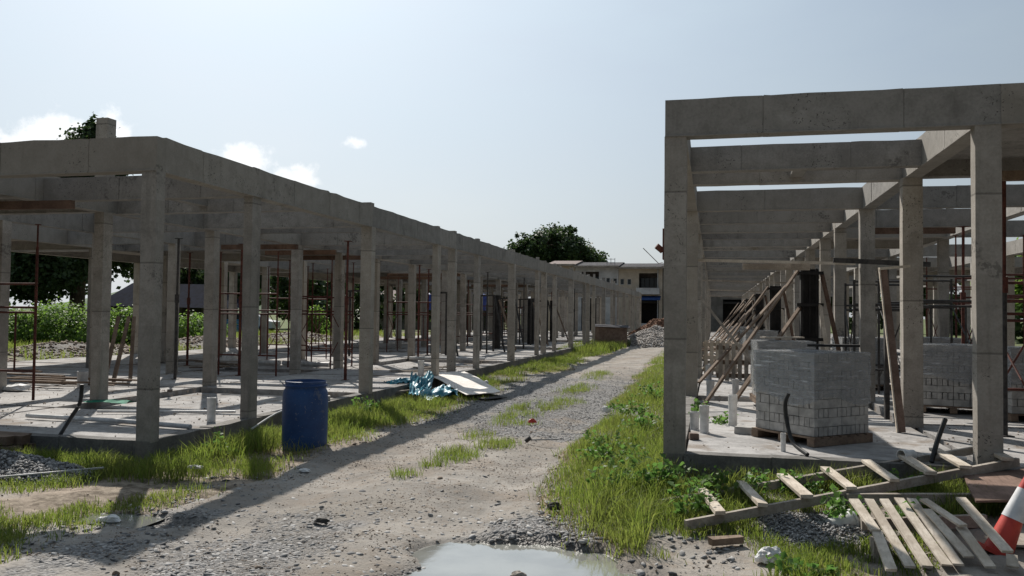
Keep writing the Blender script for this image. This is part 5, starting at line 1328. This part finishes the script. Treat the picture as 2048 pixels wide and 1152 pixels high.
def house(label, x0, x1, wall, y=85.0, windows=(), big=None, ground=None, zr=6.0, roof='roof_dark', back=9.0):
    T = thing('terrace_house', label, 'house', ((x0 + x1) / 2, y, 0), 0, 'terrace houses at the far end of the track')
    holes = list(windows) + ([big] if big else []) + ([ground] if ground else [])
    facade(x0, x1, 0, zr, y, holes).build('front_wall', wall, T)
    m = MB(); yb = y + back
    m.add([(x0, y, 0), (x0, yb, 0), (x0, yb, zr), (x0, y, zr)], [(0, 3, 2, 1)]); m.add([(x1, y, 0), (x1, yb, 0), (x1, yb, zr), (x1, y, zr)], [(0, 1, 2, 3)]); m.add([(x0, yb, 0), (x1, yb, 0), (x1, yb, zr), (x0, yb, zr)], [(0, 3, 2, 1)])
    m.build('side_wall', wall, T)
    MB().box(((x0 + x1) / 2, y + back / 2, 3.0), (x1 - x0 - .1, back - .2, .2)).build('storey_floor', 'interior_dark', T)
    rf = MB().add([(x0 - .12, y - .7, zr + .05), (x1 + .12, y - .7, zr + .05), (x1 + .12, y + back / 2, zr + .75), (x0 - .12, y + back / 2, zr + .75), (x1 + .12, yb + .4, zr), (x0 - .12, yb + .4, zr),
                   (x0 - .12, y - .7, zr - .07), (x1 + .12, y - .7, zr - .07), (x0 - .12, yb + .4, zr - .12), (x1 + .12, yb + .4, zr - .12)],
                  [(0, 1, 2, 3), (3, 2, 4, 5), (6, 7, 1, 0), (6, 8, 9, 7), (0, 3, 5, 8, 6), (1, 7, 9, 4, 2)]).build('roof', roof, T)
    MB().box(((x0 + x1) / 2, y - .74, zr + .0), (x1 - x0 + .2, .06, .2)).build('fascia', 'timber_grey', rf)
    for w in windows:
        MB().box(((w[0] + w[1]) / 2, y + .12, (w[2] + w[3]) / 2), (w[1] - w[0] - .08, .02, w[3] - w[2] - .08)).build('window_pane', 'window_glass', T)
        f = MB()
        for xx in (w[0] + .02, w[1] - .02): f.box((xx, y + .1, (w[2] + w[3]) / 2), (.05, .06, w[3] - w[2]))
        for zz in (w[2] + .02, w[3] - .02): f.box(((w[0] + w[1]) / 2, y + .1, zz), (w[1] - w[0] - .1, .06, .05))
        f.build('window_frame', 'wall_white', T)
    if big:
        MB().box(((big[0] + big[1]) / 2, y + 1.6, (big[2] + big[3]) / 2), (big[1] - big[0] + .3, .06, big[3] - big[2] + .3)).build('balcony_back', 'wall_dark', T)
        for k in range(4): MB().box((big[0] + (big[1] - big[0]) * (k + .5) / 4, y + 1.5, (big[2] + big[3]) / 2 - .2), (.4, .05, big[3] - big[2] - .5)).build('door_leaf', 'window_glass', T)
    if ground:
        MB().box(((ground[0] + ground[1]) / 2, y + 2.2, (ground[2] + ground[3]) / 2), (ground[1] - ground[0] + .4, .06, ground[3] - ground[2] + .4)).build('porch_back', 'interior_dark', T)
    return T
def hx(px): return -5.25 + (px - 1320) * .0508
def hzz(py): return 1.65 + (631 - py) * .0506
house('grey-white terrace house with two small windows at the far end', hx(1152), hx(1238.5), 'wall_white', 85, ((hx(1214), hx(1222), hzz(567), hzz(556)), (hx(1228), hx(1236), hzz(568), hzz(557))), (hx(1165), hx(1200), hzz(570), hzz(544)), (hx(1165), hx(1205), 0.1, hzz(597)), hzz(534.5))
B = house('beige terrace house with dark balcony and blue awning below', hx(1239), hx(1325), 'wall_beige', 85.02, ((hx(1242), hx(1250), hzz(570), hzz(558)), (hx(1256), hx(1264), hzz(570), hzz(558))), (hx(1279), hx(1316), hzz(576), hzz(547)), (hx(1282), hx(1318), .3, hzz(598)), hzz(537))
MB().box(((hx(1275) + hx(1320)) / 2, 84.6, hzz(583)), (hx(1320) - hx(1275), .9, .62)).build('balcony_wall', 'wall_white', B)
MB().add([(hx(1282), 84.9, hzz(592)), (hx(1322), 84.9, hzz(592)), (hx(1322), 83.7, hzz(599)), (hx(1282), 83.7, hzz(599)), (hx(1282), 84.9, hzz(594)), (hx(1322), 84.9, hzz(594)), (hx(1322), 83.7, hzz(601)), (hx(1282), 83.7, hzz(601))], [(0, 3, 2, 1), (4, 5, 6, 7), (0, 4, 7, 3), (3, 7, 6, 2), (2, 6, 5, 1)]).build('awning', 'blue_awning', B)
MB().box(((hx(1282) + hx(1325)) / 2, 82.5, .45), (hx(1325) - hx(1282), .14, .9)).build('garden_wall', 'wall_white', B)
MB().tube([(hx(1316), 84.9, .2), (hx(1316), 84.9, hzz(540))], .05, 8).build('drain_pipe', 'pvc_grey', B)
house('red-tiled terrace house left of the grey-white one', hx(1095), hx(1151), 'wall_beige', 85.05, ((hx(1110), hx(1118), hzz(566), hzz(552)), (hx(1132), hx(1142), hzz(566), hzz(548))), None, None, hzz(531), 'roof_tile')
house('terrace house hidden behind the right frame at the far end', hx(1326), hx(1410), 'shed_wall', 85.03, ((hx(1332), hx(1340), hzz(570), hzz(558)),), (hx(1360), hx(1398), hzz(576), hzz(547)), (hx(1350), hx(1400), .3, hzz(598)), hzz(536))
house('last terrace house behind the right frame', hx(1411), hx(1495), 'shed_wall', 85.0, ((hx(1420), hx(1428), hzz(570), hzz(558)),), (hx(1445), hx(1480), hzz(576), hzz(547)), (hx(1440), hx(1485), .3, hzz(598)), hzz(536))
T = thing('roof_railing', 'thin metal railing on the roof of grey-white terrace house', 'railing', (hx(1220), 86.5, hzz(534) + .2))
for x in (1212, 1220, 1228): MB().tube([(hx(x), 86.5, hzz(534)), (hx(x), 86.5, hzz(515))], .03, 6).build('post', 'grey_steel', T)
for z in (517, 524): MB().tube([(hx(1212), 86.5, hzz(z)), (hx(1228), 86.5, hzz(z))], .025, 6).build('rail', 'grey_steel', T)
# pale storage block seen through the left frame
T = thing('site_shed', 'low pale building seen far through the left frame', 'building', (-27, 80, 0))
MB().box((-27, 82, 1.5), (12, 5, 3.0)).build('wall', 'shed_wall', T)
MB().add([(-33.3, 79.2, 3.0), (-20.7, 79.2, 3.0), (-20.7, 82, 4.0), (-33.3, 82, 4.0), (-20.7, 84.8, 3.0), (-33.3, 84.8, 3.0)], [(0, 1, 2, 3), (3, 2, 4, 5), (0, 3, 5), (1, 4, 2), (0, 5, 4, 1)]).build('roof', 'roof_tile', T)
for k in range(4): MB().box((-31.5 + k * 3, 79.46, 1.5), (1.1, .06, 1.1)).build('window', 'window_glass', T)
# small fittings on the right corner column
T = thing('wire_bracket', 'rusty plate and bent wire fixed to the left side of right corner column', 'bracket', (XR - .02, 8.2, 2.2))
MB().box((XR - .018, 8.35, 2.35), (.03, .12, .3)).build('plate', 'rust_steel', T)
MB().tube([(XR - .03, 8.3, 2.28), (XR - .09, 8.28, 2.33)], .03, 8).build('pipe_end', 'rust_steel', T)
MB().tube([(XR - .03, 8.3, 2.17), (XR - .07, 8.3, 2.16), (XR - .22, 8.3, 2.31)], .004, 5).build('wire', 'grey_steel', T)
